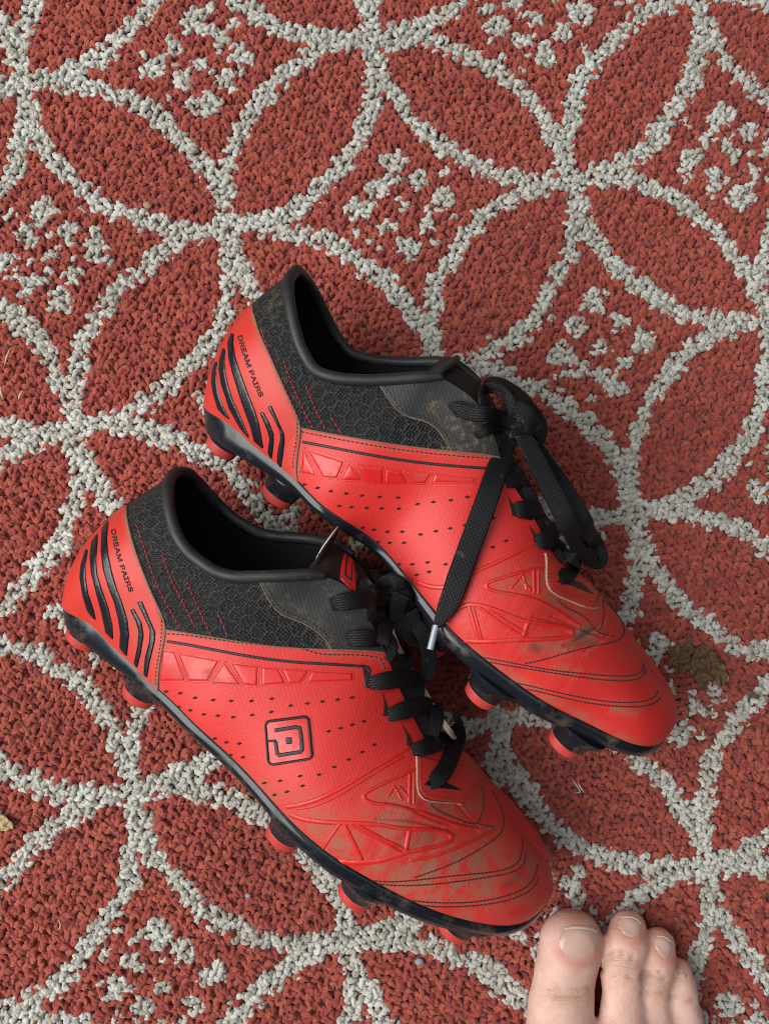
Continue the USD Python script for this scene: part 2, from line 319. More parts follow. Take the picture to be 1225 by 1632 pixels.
zz = -0.0030 + rng.normal(0, 0.00016, len(pts)) + 0.0008 * (meshkit.fbm(np.c_[pts * 40, pts[:, 0] * 0], 3, 5) - 0.5) + np.where(isp, 0.0003, 0)
yaw = ang + rng.normal(0.2, 0.6, len(pts)); scl = rng.uniform(1.08, 1.32, len(pts))
pp = proj(np.c_[pts, zz]); ctr = np.hypot(pp[:, 0] - 612, pp[:, 1] - 816)
first = []
vis = np.nonzero((pp[:, 0] > 10) & (pp[:, 0] < 1215) & (pp[:, 1] > 10) & (pp[:, 1] < 1622))[0]
NP_ = 14
protos = {}
for ci, cname in enumerate(('red', 'grey')):
    for k in range(NP_):
        protos[ci, k] = yarn_loop(100 * ci + k)
kind_ = rng.integers(0, NP_, len(pts))
single = vis[np.argsort(pp[vis, 1] * -1 + 0.35 * np.abs(pp[vis, 0] - 300))][:300]     # the nearest loops, at the photograph's lower edge
for i in single:
    m = protos[int(isp[i]), kind_[i]].copy(); c, s = math.cos(yaw[i]), math.sin(yaw[i])
    v = np.array(m.vertices) * scl[i]; v = np.stack([v[:, 0] * c - v[:, 1] * s + pts[i, 0], v[:, 0] * s + v[:, 1] * c + pts[i, 1], v[:, 2] + zz[i]], 1)
    obj('yarn_loop', (v, m.faces), M['grey_yarn' if isp[i] else 'red_yarn'], carpet, smooth=True)
rest = np.ones(len(pts), bool); rest[single] = False
for ci, cname in enumerate(('red', 'grey')):
    sel = np.nonzero(rest & (isp == bool(ci)))[0]
    pi = UsdGeom.PointInstancer.Define(stage, f'/World/carpet/{cname}_pile'); pr = pi.GetPrim(); pr.SetCustomDataByKey('kind', 'stuff')
    pr.SetCustomDataByKey('label', 'rust red looped pile' if ci == 0 else 'pale grey looped pile')
    rel = pi.CreatePrototypesRel()
    for k in range(NP_):
        g = usdkit.mesh(stage, f'/World/carpet/{cname}_pile/loop_{k:03d}', protos[ci, k], M[f'{cname}_yarn'], smooth=True); rel.AddTarget(g.GetPath())
    pi.CreateProtoIndicesAttr(Vt.IntArray.FromNumpy(kind_[sel].astype(np.int32)))
    pi.CreatePositionsAttr(Vt.Vec3fArray.FromNumpy(np.c_[pts[sel], zz[sel]].astype(np.float32)))
    pi.CreateScalesAttr(Vt.Vec3fArray.FromNumpy(np.repeat(scl[sel, None], 3, 1).astype(np.float32)))
    pi.CreateOrientationsAttr([Gf.Quath(float(math.cos(a / 2)), 0, 0, float(math.sin(a / 2))) for a in yaw[sel]])
# ------------------------------------------------------------------ the boots
def zf_of(x): return np.interp(x, [0, .012, .05, .09, .115, .15, .19, .22, .25, .275], [.001, .004, .004, .0025, 0, -.004, -.0055, -.0045, -.001, .003])
class Boot:
    NU, NV = 640, 150
    def __init__(s, T):
        s.T = T; f = s.f = Frame(T['heel'], T['toe'], T['h0'], T['h1'], T['e']); L = s.L = f.L
        p = f.solve(T['feath'], 2, 0.0)
        for _ in range(4): p = f.solve(T['feath'], 2, zf_of(p[:, 0]))
        p = p[(p[:, 0] > .012)]
        tip = L + T.get('tip', 0.0)
        near = np.vstack([[0, 0, 0], [.0012, -.009, 0], [.0065, T.get('hw', -.019), 0], p[p[:, 0] < tip - .004], [tip - .0003, .003, zf_of(tip)]])
        keep = [0]
        for i in range(1, len(near)):
            if near[i, 0] > near[keep[-1], 0] + .0009 or i == len(near) - 1: keep.append(i)
        near = near[keep]
        s.near = spline(near, 700)
        for _ in range(2):
            q = 14; pad = np.vstack([s.near[1:q + 1][::-1] * [1, -1, 1], s.near, 2 * s.near[-1] - s.near[-q - 1:-1][::-1]])
            s.near = np.stack([np.convolve(pad[:, k], np.ones(2 * q + 1) / (2 * q + 1), 'valid') for k in range(3)], 1)
        s.near[0, 1] = 0
        fx = np.array([0, .0012, .0065, .018, .04, .07, .10, .13, .16, .185, .21, .235, .255, tip - .006, tip - .0003]); fy = np.array([0, .009, .019, .026, .029, .0285, .029, .033, .038, .040, .0385, .034, .026, .013, .003])
        s.far = spline(np.stack([fx, fy, zf_of(fx)], 1), 700)
        # the upper edge on the near side: collar from the heel to its front corner, the lacing edge, then the crest down to the toe
        top = []
        for (px, y) in T['collar'] + T['throat']: top.append(f.solve([px], 1, y)[0])
        nt = len(top)
        for px in T['sil']:
            q = f.solve([px], 1, .008)[0]; top.append(np.array([q[0], .003, q[2] - .0006]))
        top = np.array(top); xe = tip - .020
        top = top[(top[:, 0] < xe - .004)]
        ze = np.interp(xe, *(lambda q: (q[:, 0], q[:, 2]))(f.solve(T['sil'], 1, .008))) - .0006
        top = np.vstack([top, [xe, .003, ze]]); s.ncol = len(T['collar']); s.nthr = len(T['throat']); s.topk = top
        su = np.r_[0, np.cumsum(np.linalg.norm(np.diff(s.near, axis=0), axis=1))]; su /= su[-1]; s.su = su
        xm = np.maximum.accumulate(s.near[:, 0])
        x0 = top[0, 0]
        def x2u(x): return np.interp(x, xm + np.arange(len(xm)) * 1e-9, su)
        g = np.where(top[:, 0] < .19, x0 * 0 + (top[:, 0] - x0 * np.clip(1 - (top[:, 0] - x0) / .12, 0, 1)), .19 + (top[:, 0] - .19) * (tip - .19) / (xe - .19))
        ut = x2u(g); ut[0] = 0; ut[-1] = 1
        for i in range(1, len(ut)): ut[i] = max(ut[i], ut[i - 1] + .002)
        ut /= ut[-1]; s.ut = ut
        u = s.u = np.linspace(0, 1, s.NU)
        topc = PchipInterpolator(ut, top)(u)
        k = 7; ker = np.ones(k) / k
        for _ in range(2): topc = np.stack([np.convolve(np.pad(topc[:, j], k // 2, mode='edge'), ker, 'valid') for j in range(3)], 1)
        k = 27
        sm = topc.copy()
        for _ in range(2): sm = np.stack([np.convolve(np.pad(sm[:, j], k // 2, mode='edge'), np.ones(k) / k, 'valid') for j in range(3)], 1)
        w = np.clip((u - ut[s.ncol - 1] - .04) / .05, 0, 1)[:, None] * np.clip((1 - u) / .05, 0, 1)[:, None]
        topc = topc * (1 - w) + sm * w
        topc[0, 1] = 0
        s.u_corner = ut[s.ncol - 1]; s.u_throat = ut[s.ncol + s.nthr - 1]
        s.topn = topc
        topf = topc.copy(); topf[:, 1] = np.where(u < s.u_throat, -topc[:, 1], topc[:, 1])
        w = np.clip((u - s.u_throat + .03) / .06, 0, 1); topf[:, 1] = (1 - w) * np.abs(topc[:, 1]) + w * topc[:, 1]
        s.topf = topf
        s.gn = s.patch(s.near, topc, -1); s.gf = s.patch(s.far, topf, 1)
        # relax the toe across both halves so that the crest does not crease
        i0 = int(s.NU * (s.u_throat + .015)); G = np.concatenate([s.gn, s.gf[:, ::-1][:, 1:]], 1); n_ = G.shape[1]
        Q = G[i0:].copy(); w = np.clip(np.arange(len(Q)) / 30, 0, 1)[:, None, None] * np.clip(np.minimum(np.arange(n_), n_ - 1 - np.arange(n_)) / 30, 0, 1)[None, :, None]
        w = w[:, 1:-1]
        for _ in range(160):
            P_ = np.concatenate([Q[:1], Q, Q[-1:]], 0)[:, 1:-1]; c_ = Q[:, 1:-1]
            lap = (P_[:-2] + P_[2:] + Q[:, :-2] + Q[:, 2:]) * .25; lap[-1] = (Q[-2, 1:-1] + Q[-2, ::-1][1:-1] + Q[-1, :-2] + Q[-1, 2:]) * .25
            Q[:, 1:-1] = c_ + w * (lap - c_); Q[-1] = (Q[-1] + Q[-1, ::-1]) / 2
        Q = np.concatenate([G[:i0], Q], 0)
        far_top = s.gf[:, -1].copy()
        s.gn, s.gf = Q[:, :s.NV].copy(), Q[:, s.NV - 1:][:, ::-1].copy(); s.gf[:i0, -1] = far_top[:i0]; s.topn = np.where(s.u[:, None] > s.u_throat, s.gn[:, -1], s.topn); s.topf = np.where(s.u[:, None] > s.u_throat, s.gf[:, -1], s.topf)
    def patch(s, foot, top, side):
        u = s.u; su = np.r_[0, np.cumsum(np.linalg.norm(np.diff(foot, axis=0), axis=1))]; su /= su[-1]
        if side > 0:                                              # match the far edge to the near one by x
            xn = np.interp(u, s.su, s.near[:, 0]); xf = np.maximum.accumulate(foot[:, 0]) + np.arange(len(foot)) * 1e-9
            uu = np.interp(xn, xf, su); w = np.clip(np.minimum(u, 1 - u) / .08, 0, 1); uu = w * uu + (1 - w) * u
        else: uu = u
        P0 = np.stack([np.interp(uu, su, foot[:, k]) for k in range(3)], 1)
        t = np.gradient(P0, axis=0); N = np.stack([t[:, 1], -t[:, 0]], 1) * (-side)
        N = N * np.array([1, 1]); N /= np.linalg.norm(N, axis=1, keepdims=True)
        k = 25; N = np.stack([np.convolve(np.pad(N[:, j], k // 2, mode='edge'), np.ones(k) / k, 'valid') for j in range(2)], 1); N[0] = (-1, 0); N[-1] = (1, 0)
        N /= np.linalg.norm(N, axis=1, keepdims=True); N = np.c_[N, np.zeros(len(N))]
        H = (top - P0)[:, 2:3]; Z = np.array([0, 0, 1.0])
        C = lambda tab: np.interp(u, *zip(*tab))[:, None]
        uc, ut = s.u_corner, s.u_throat
        b0 = C(s.T.get('b0', [(0, .0105), (.06, .0095), (.2, .005), (.45, .004), (.6, .005), (.9, .004), (1, .003)]))
        a0 = C([(0, .34), (.3, .36), (.5, .42), (.7, .50), (1, .62)])
        C0 = P0 + a0 * H * Z + b0 * N
        g1 = C([(0, .36), (.25, .36), (uc, .30), (ut, .10), (ut + .06, .02), (1, .0)]) * H
        d1 = C([(0, .013), (.05, .010), (.2, .004), (uc * .9, .006), (ut - .03, .016), (ut + .05, .024), (.85, .022), (1, .014)])
        if side < 0: s.N = N
        C1 = top - g1 * Z + d1 * N
        v = np.linspace(0, 1, s.NV)[None, :, None]
        P0, C0, C1, P1 = (q[:, None] for q in (P0, C0, C1, top))
        return (1 - v) ** 3 * P0 + 3 * (1 - v) ** 2 * v * C0 + 3 * (1 - v) * v * v * C1 + v ** 3 * P1
    def world(s, g): return s.f.wor(g.reshape(-1, 3))

U_ = dict(heel=(327, 632), toe=(1062, 1185), h0=.041, h1=.041, e=28, tip=-.002,
  feath=[(334.5, 647), (363, 671), (391.6, 698), (420, 722), (473, 769), (502, 802), (560, 842), (604, 873), (640, 916), (662, 943), (689, 976), (711, 1003), (752, 1040), (790, 1070), (828, 1098), (865, 1123), (903, 1142), (940, 1160), (978, 1179), (1008, 1191), (1038, 1193)],
  collar=[((472, 431), 0), ((460, 446), -.010), ((458, 465), -.016), ((461, 487), -.020), ((468, 522), -.024), ((481, 561), -.027), ((502, 592), -.028), ((528, 602), -.028), ((581, 607), -.026), ((620, 606), -.024), ((677, 602), -.021), ((705, 603), -.018)],
  throat=[((740, 625), -.016), ((768, 650), -.015), ((785, 690), -.014), ((800, 740), -.014), ((818, 775), -.013), ((843, 812), -.013), ((868, 860), -.012), ((884, 892), -.0125)],
  sil=[(928, 912), (943, 928), (959, 946), (978, 969), (997, 999), (1012, 1021), (1027, 1044), (1045, 1066), (1064, 1093), (1072, 1123)])
B_ = dict(heel=(104.5, 945), toe=(862, 1455), h0=.041, h1=.041, e=25, tip=.002,
  feath=[(112.6, 963), (135, 985), (161.6, 1010), (190, 1039), (219, 1067), (243, 1096), (264, 1112), (300, 1150), (350, 1195), (400, 1245), (435, 1285), (482, 1333), (541, 1378), (584, 1403), (635, 1431), (677, 1450), (720, 1465), (762, 1475), (804.5, 1479.6), (830, 1475), (847, 1465)],
  collar=[((277, 756), 0), ((268, 772), -.010), ((267, 800), -.017), ((273, 832), -.022), ((288, 867), -.026), ((308, 889), -.027), ((338, 910), -.028), ((370, 920), -.028), ((400, 920), -.027), ((447, 919), -.025), ((490, 917), -.021), ((518, 919), -.018)],
  throat=[((545, 930), -.016), ((575, 965), -.015), ((600, 1010), -.014), ((615, 1043), -.014), ((637, 1100), -.013), ((662, 1150), -.0135), ((682, 1190), -.0155)],
  sil=[(749, 1204), (764, 1231), (787.5, 1259), (804.5, 1276), (830, 1310), (843, 1331), (857.5, 1365), (868, 1403)])

def crop(ox, oy, k):
    """Reads points measured on an enlarged piece of the photograph."""
    return lambda *p: [(ox + x / k, oy + y / k) for x, y in p]
c1, c2, c3, c4 = crop(80, 700, 2.45), crop(480, 860, 2.45), crop(380, 1140, 2.356), crop(0, 900, 2.0016)
d4, d5, d6, lg, tg = crop(310, 400, 2.45), crop(560, 560, 2.2685), crop(640, 860, 2.663), crop(400, 1120, 10.2), crop(480, 830, 5.104)
kn, h4, h2 = crop(670, 560, 5.104), crop(310, 460, 5.44), crop(90, 770, 4.535)
B_.update(
  counter=c1((295, 205), (300, 300), (330, 420), (370, 530), (410, 620), (445, 725), (440, 800), (425, 880), (422, 1000), (340, 950), (200, 860), (0, 700), (0, 400), (150, 200), (260, 190)),
  meshline=c1((280, 190), (297, 230), (300, 300), (330, 420), (370, 530), (410, 620), (450, 745), (700, 785), (900, 812), (1100, 822), (1225, 826), (1310, 835), (1360, 860)),
  eyestay=c1((820, 555), (850, 620), (900, 680), (980, 715), (1040, 750), (1080, 790), (1100, 822), (1225, 826), (1360, 870), (1400, 400), (820, 440)),
  stripes=[h2((215, 480), (180, 590), (172, 680), (190, 800), (225, 920), (255, 960), (280, 985), (265, 920), (225, 800), (208, 700), (205, 600), (222, 490)),
           h2((295, 370), (255, 430), (245, 540), (255, 650), (290, 790), (325, 920), (360, 1080), (405, 1125), (400, 1030), (370, 900), (320, 760), (290, 660), (282, 560), (292, 440)),
           h2((365, 270), (330, 340), (325, 480), (340, 620), (375, 740), (420, 860), (450, 980), (465, 1080), (460, 1190), (505, 1245), (520, 1100), (510, 1000), (475, 880), (430, 760), (395, 640), (370, 520), (360, 400), (372, 280)),
           h2((540, 920), (580, 1000), (600, 1080), (590, 1180), (565, 1300), (580, 1330), (605, 1230), (625, 1100), (610, 1010), (558, 915)), h2((590, 865), (640, 970), (680, 1060), (675, 1150), (645, 1260), (635, 1380), (652, 1400), (670, 1290), (705, 1150), (710, 1080), (670, 990), (615, 860))],
  text=c1((246, 352), (262, 430), (286, 512), (318, 596)), textsize=6.9,
  band=[c1((456, 790), (600, 815), (800, 852), (970, 872)) + c2((60, 484), (130, 488), (250, 496)), c2((250, 496), (265, 515), (252, 560), (262, 578))],
  seam=[c1((456, 760), (600, 775), (800, 800), (970, 815)) + c2((60, 444), (150, 450), (300, 462)), c2((305, 464), (320, 490), (328, 520))],
  counterseam=[c1((310, 320), (340, 430), (382, 535), (425, 630), (434, 720), (430, 800), (415, 890), (412, 960))],
  counteredge=c1((298, 262), (300, 310), (328, 425), (368, 535), (408, 628), (446, 725), (441, 800), (426, 880), (420, 985)),
  panels=[c1((438, 825), (486, 832), (527, 943), (426, 945)), c1((500, 837), (660, 865), (615, 945), (542, 945)), c1((681, 872), (745, 960), (627, 953)), c1((710, 876), (812, 887), (808, 964), (756, 958)),
          c1((826, 890), (890, 896), (918, 954), (825, 961)), c1((905, 896), (1008, 904), (976, 953), (931, 954)), c1((1022, 906), (1180, 913), (1182, 943), (1002, 950))],
  holes=c4((530, 405), (575, 410), (622, 425), (680, 432), (737, 435), (802, 435), (867, 428), (927, 450), (980, 443), (1028, 437), (1077, 431), (1123, 424), (570, 455), (607, 465), (650, 478), (695, 482), (744, 487), (804, 480), (865, 470),
      (685, 555), (722, 567), (763, 571), (735, 608), (775, 615), (1048, 532), (1086, 522), (1123, 511), (1160, 500), (1193, 575), (1155, 598), (1112, 622), (1066, 646), (1018, 670), (957, 675), (893, 690), (843, 697), (965, 706), (915, 725), (875, 735)),
  ribs=[(c3((175, 345), (300, 315), (400, 265), (500, 203), (600, 145), (645, 118)), 5), (c3((215, 352), (320, 328), (420, 275), (520, 213), (620, 155)), 3),
        (c3((665, 200), (560, 250), (480, 290), (468, 305), (490, 325), (560, 338), (700, 370), (780, 400), (880, 425)), 4), (c3((643, 222), (640, 325)), 4), (c3((658, 216), (658, 328)), 3), (c3((560, 305), (585, 268), (612, 318)), 3), (c3((590, 290), (606, 270), (636, 306)), 3),
        (c3((190, 372), (260, 395), (380, 405), (520, 412), (640, 428), (780, 440), (802, 458), (780, 480), (640, 515), (540, 545), (450, 556), (370, 552)), 5), (c3((378, 410), (318, 500)), 4), (c3((398, 412), (432, 480), (462, 540)), 5), (c3((420, 412), (520, 465), (618, 520)), 4), (c3((446, 414), (540, 465), (640, 512)), 4), (c3((642, 435), (628, 510)), 5),
        (c3((640, 545), (760, 520), (880, 470), (965, 430)), 4)],
  toeseams=[c3((660, 610), (760, 575), (860, 530), (940, 480), (985, 440), (995, 395), (980, 340), (950, 285)), c3((480, 615), (600, 625), (800, 605), (950, 590), (1040, 560), (1063, 510), (1066, 460)), c3((505, 630), (640, 640), (800, 628), (960, 605), (1055, 575), (1074, 515)),
            c3((640, 695), (760, 705), (900, 700), (1000, 680), (1080, 645), (1113, 600), (1122, 560)), c3((660, 710), (780, 720), (920, 712), (1020, 692), (1095, 657), (1125, 610)), c3((720, 335), (760, 365), (820, 390), (890, 405), (915, 360), (920, 300), (905, 262)), c3((892, 407), (960, 422))],
  piping=c3((666, 150), (668, 240), (673, 285), (690, 312), (760, 328), (836, 337)), facing=c3((668, 150), (668, 240), (675, 285), (692, 310), (760, 326), (836, 335), (880, 300), (892, 255), (885, 215), (860, 190), (800, 185), (730, 165)), facingseam=c3((680, 160), (683, 240), (700, 295), (770, 312), (830, 318), (865, 290), (878, 250)),
  vent=c3((690, 262), (715, 240), (770, 250), (842, 286), (745, 274)),
  eyeedge=c1((820, 560), (850, 620), (900, 680), (980, 715), (1040, 750), (1080, 790), (1098, 822)), eyeseam=c1((835, 562), (865, 612), (912, 668), (990, 702), (1052, 740), (1094, 785)),
  redlines=[c1((335, 330), (370, 430), (415, 560), (470, 670), (515, 748)), c1((437, 450), (480, 560), (530, 660), (575, 755)), c1((535, 555), (575, 650), (632, 770)), c1((655, 680), (680, 735), (700, 785))],
  flaps=[c2((315, 595), (332, 640), (345, 690), (318, 690), (322, 640)), c2((388, 715), (425, 770), (440, 805), (412, 810), (408, 760)), c2((235, 480), (262, 520), (275, 570), (248, 560))],
  studs=[(121, 1034), (220, 1114), (452, 1330), (568, 1424), (722, 1481)], tip_px=(540, 843), tip_near=(489, 911),
  dirt=[(c3((60, 330), (250, 470), (480, 625), (700, 735), (900, 795)), 16, .75), (c3((250, 420), (450, 560), (640, 660)), 48, .7), (c3((560, 360), (640, 470), (760, 500)), 44, .75), (c3((640, 560), (800, 570), (940, 500)), 30, .85), (c3((700, 640), (850, 640), (980, 620), (1080, 560)), 30, .85), (c3((840, 720), (960, 710), (1080, 680)), 30, .5),
        (c1((300, 300), (410, 610), (448, 740), (430, 900), (420, 990)), 5, .9), (c1((455, 745), (800, 800)), 4, .5), (c1((300, 660), (345, 760), (370, 880)), 12, .4), (c3((60, 240), (180, 330), (300, 330)), 26, .4), (c3((680, 300), (760, 350), (860, 330)), 14, .7), (c3((880, 200), (900, 330)), 14, .6), (c1((830, 600), (1000, 700), (1100, 800)), 20, .45), (c2((60, 130), (200, 330)), 14, .4)],
  creases=[c3((560, 330), (640, 350), (740, 395), (830, 400)), c3((520, 390), (640, 395), (760, 425)), c3((820, 330), (850, 370), (900, 420))],
  scuff=[(c3((880, 120), (890, 180)), 5, .5), (c3((1000, 640), (1060, 600)), 6, .5)])
U_.update(
  counter=d4((222, 185), (230, 240), (250, 310), (290, 400), (330, 490), (370, 580), (405, 665), (412, 700), (402, 780), (397, 850), (405, 925), (300, 860), (200, 800), (0, 700), (0, 450), (100, 300), (190, 190)),
  meshline=d4((200, 170), (222, 195), (230, 240), (250, 310), (290, 400), (330, 490), (370, 580), (410, 690), (500, 708), (650, 735), (850, 765), (1000, 782), (1145, 797), (1200, 810), (1260, 860)),
  eyestay=d4((725, 525), (760, 580), (820, 640), (900, 665), (950, 700), (985, 750), (1010, 784), (1145, 797), (1260, 870), (1300, 400), (725, 400)),
  stripes=[h4((180, 640), (155, 720), (150, 810), (165, 910), (205, 1040), (240, 1080), (300, 1130), (250, 1040), (205, 920), (185, 800), (183, 720), (192, 640)),
           h4((248, 520), (218, 620), (215, 700), (235, 830), (270, 930), (300, 1030), (360, 1140), (400, 1210), (470, 1290), (415, 1160), (370, 1060), (325, 960), (290, 850), (265, 740), (255, 640), (260, 530)),
           h4((318, 392), (290, 470), (300, 600), (330, 720), (370, 850), (410, 980), (450, 1090), (490, 1200), (520, 1320), (590, 1380), (575, 1290), (555, 1180), (520, 1060), (470, 940), (430, 830), (390, 720), (350, 600), (330, 480), (334, 395)),
           h4((575, 1080), (600, 1140), (640, 1240), (655, 1300), (640, 1420), (665, 1470), (680, 1340), (680, 1260), (640, 1160), (592, 1075)), h4((640, 1030), (690, 1120), (745, 1230), (750, 1300), (725, 1420), (720, 1500), (745, 1545), (760, 1450), (775, 1320), (770, 1260), (720, 1150), (662, 1020))],
  text=d4((176, 330), (200, 410), (228, 490), (262, 568)), textsize=7.1,
  band=[d4((420, 745), (600, 780), (800, 815), (1000, 838), (1150, 850), (1210, 857))], seam=[d4((415, 705), (600, 742), (800, 775), (1000, 798), (1180, 812))],
  counterseam=[d4((238, 230), (262, 310), (302, 400), (342, 490), (382, 580), (400, 690), (390, 780), (384, 860))],
  counteredge=d4((231, 246), (238, 275), (249, 312), (289, 402), (329, 492), (369, 582), (406, 668), (411, 705), (402, 780), (396, 850), (403, 905)),
  panels=[d4((425, 768), (473, 878), (413, 865)), d4((441, 777), (584, 822), (556, 888), (501, 883)), d4((607, 830), (655, 898), (570, 893)), d4((636, 834), (735, 849), (735, 909), (673, 903)), d4((746, 851), (800, 859), (833, 908), (743, 910)), d4((823, 859), (925, 871), (900, 907), (851, 907)), d4((937, 871), (1095, 886), (1090, 904), (927, 904))],
  holes=d4((428, 912), (480, 925), (532, 938), (592, 947), (653, 955), (722, 960), (795, 963), (870, 988), (932, 980), (1000, 973), (1063, 960), (565, 995), (612, 1000), (672, 1003), (730, 1005), (797, 1006))
      + d5((420, 527), (40, 638), (80, 645), (130, 652), (183, 652), (250, 662), (305, 650), (357, 640), (410, 628), (512, 603), (95, 690), (138, 692), (190, 692), (172, 770), (220, 770), (275, 763), (340, 770), (235, 808), (280, 797), (510, 708), (558, 685)),
  ribs=[(d6((250, 165), (420, 88), (565, 18)), 5), (d6((60, 180), (110, 197), (170, 203), (260, 175)), 5), (d6((600, 128), (560, 125), (450, 155), (358, 192), (365, 207), (500, 237), (600, 270), (700, 330), (760, 370)), 4), (d6((560, 130), (562, 222)), 4), (d6((580, 128), (580, 228)), 3), (d6((465, 205), (512, 142), (530, 212)), 3), (d6((500, 160), (550, 218)), 3),
        (d6((195, 352), (282, 277), (400, 300), (520, 345), (620, 362), (705, 380), (728, 396), (700, 412), (520, 425), (400, 432), (260, 430)), 5), (d6((284, 285), (325, 425)), 5), (d6((302, 285), (338, 425)), 4), (d6((328, 288), (420, 355), (512, 410)), 4), (d6((350, 288), (440, 345), (530, 400)), 4), (d6((538, 347), (516, 410)), 5)],
  toeseams=[d6((520, 525), (600, 510), (720, 475), (850, 445), (920, 425), (943, 390), (928, 340), (890, 290), (855, 252)), d6((340, 500), (500, 530), (640, 555), (800, 572), (950, 580), (1010, 565), (1026, 525)), d6((370, 520), (600, 560), (800, 590), (950, 600), (1018, 583), (1032, 545)),
            d6((470, 605), (600, 635), (760, 670), (900, 690), (1000, 690), (1060, 675), (1088, 640)), d6((530, 635), (640, 660), (800, 695), (950, 710), (1048, 703), (1098, 670)), d6((660, 255), (720, 300), (790, 345), (830, 390), (853, 350), (858, 300), (850, 250)), d6((832, 395), (870, 405), (905, 410))],
  piping=d6((607, 58), (612, 150), (622, 205), (660, 238), (720, 265), (790, 290), (832, 290)), facing=d6((609, 58), (614, 150), (625, 205), (662, 236), (720, 263), (790, 288), (818, 284), (830, 250), (826, 215), (800, 185), (735, 150), (660, 90)), facingseam=d6((625, 70), (632, 190), (680, 225), (760, 250), (810, 266), (834, 240), (838, 205)),
  vent=d6((650, 180), (690, 160), (760, 185), (815, 240), (720, 200)),
  eyeedge=d4((725, 525), (760, 580), (820, 640), (900, 665), (950, 700), (985, 750), (1008, 784)), eyeseam=d4((740, 525), (773, 572), (828, 628), (908, 652), (962, 692), (1000, 745)),
  redlines=[d4((262, 302), (300, 420), (350, 530), (415, 675)), d4((348, 425), (390, 540), (465, 695)), d4((435, 525), (470, 610), (520, 712)), d4((533, 650), (560, 690), (580, 728))],
  flaps=[d5((565, 520), (585, 560), (605, 600), (580, 595), (573, 560)), d5((640, 628), (668, 665), (685, 695), (660, 700), (655, 665)), d5((575, 430), (598, 450), (612, 480), (580, 470))],
  studs=[(345, 728), (446, 793), (690, 1013), (766, 1118), (898, 1190)], tip_px=(728, 576), tip_near=(700, 596),
  dirt=[(d6((300, 470), (480, 590), (640, 680), (850, 800), (1000, 870)), 9, .55), (d6((700, 400), (760, 400), (820, 360)), 16, .9), (d6((540, 460), (600, 440), (720, 450), (800, 425)), 14, .8), (d6((430, 170), (520, 160), (600, 190), (700, 330)), 22, .6), (d6((280, 400), (330, 395)), 8, .7), (d6((900, 720), (990, 730)), 7, .8), (d6((660, 250), (820, 290), (850, 230)), 10, .6), (d6((930, 490), (945, 505)), 5, .7), (d6((640, 540), (760, 560)), 8, .4),
        (d4((225, 200), (250, 310), (330, 490), (408, 670), (400, 880)), 4, .9), (d4((412, 690), (800, 756)), 3, .4), (d5((300, 190), (400, 290), (460, 340), (480, 300), (440, 260)), 16, 1.0), (d5((320, 340), (380, 350), (490, 350)), 8, 1.0), (d4((300, 150), (320, 260), (340, 230)), 20, .55), (d4((900, 420), (1080, 560), (1120, 760)), 14, .5)],
  creases=[d6((640, 330), (720, 360), (800, 395), (840, 410)), d6((690, 450), (760, 420), (830, 370), (860, 330)), d6((560, 330), (660, 350), (740, 380)), d6((780, 470), (830, 440), (880, 400))],
  scuff=[(d6((740, 420), (790, 390)), 9, .8), (d6((560, 455), (575, 470)), 8, .7), (d6((700, 450), (800, 430)), 6, .5)])

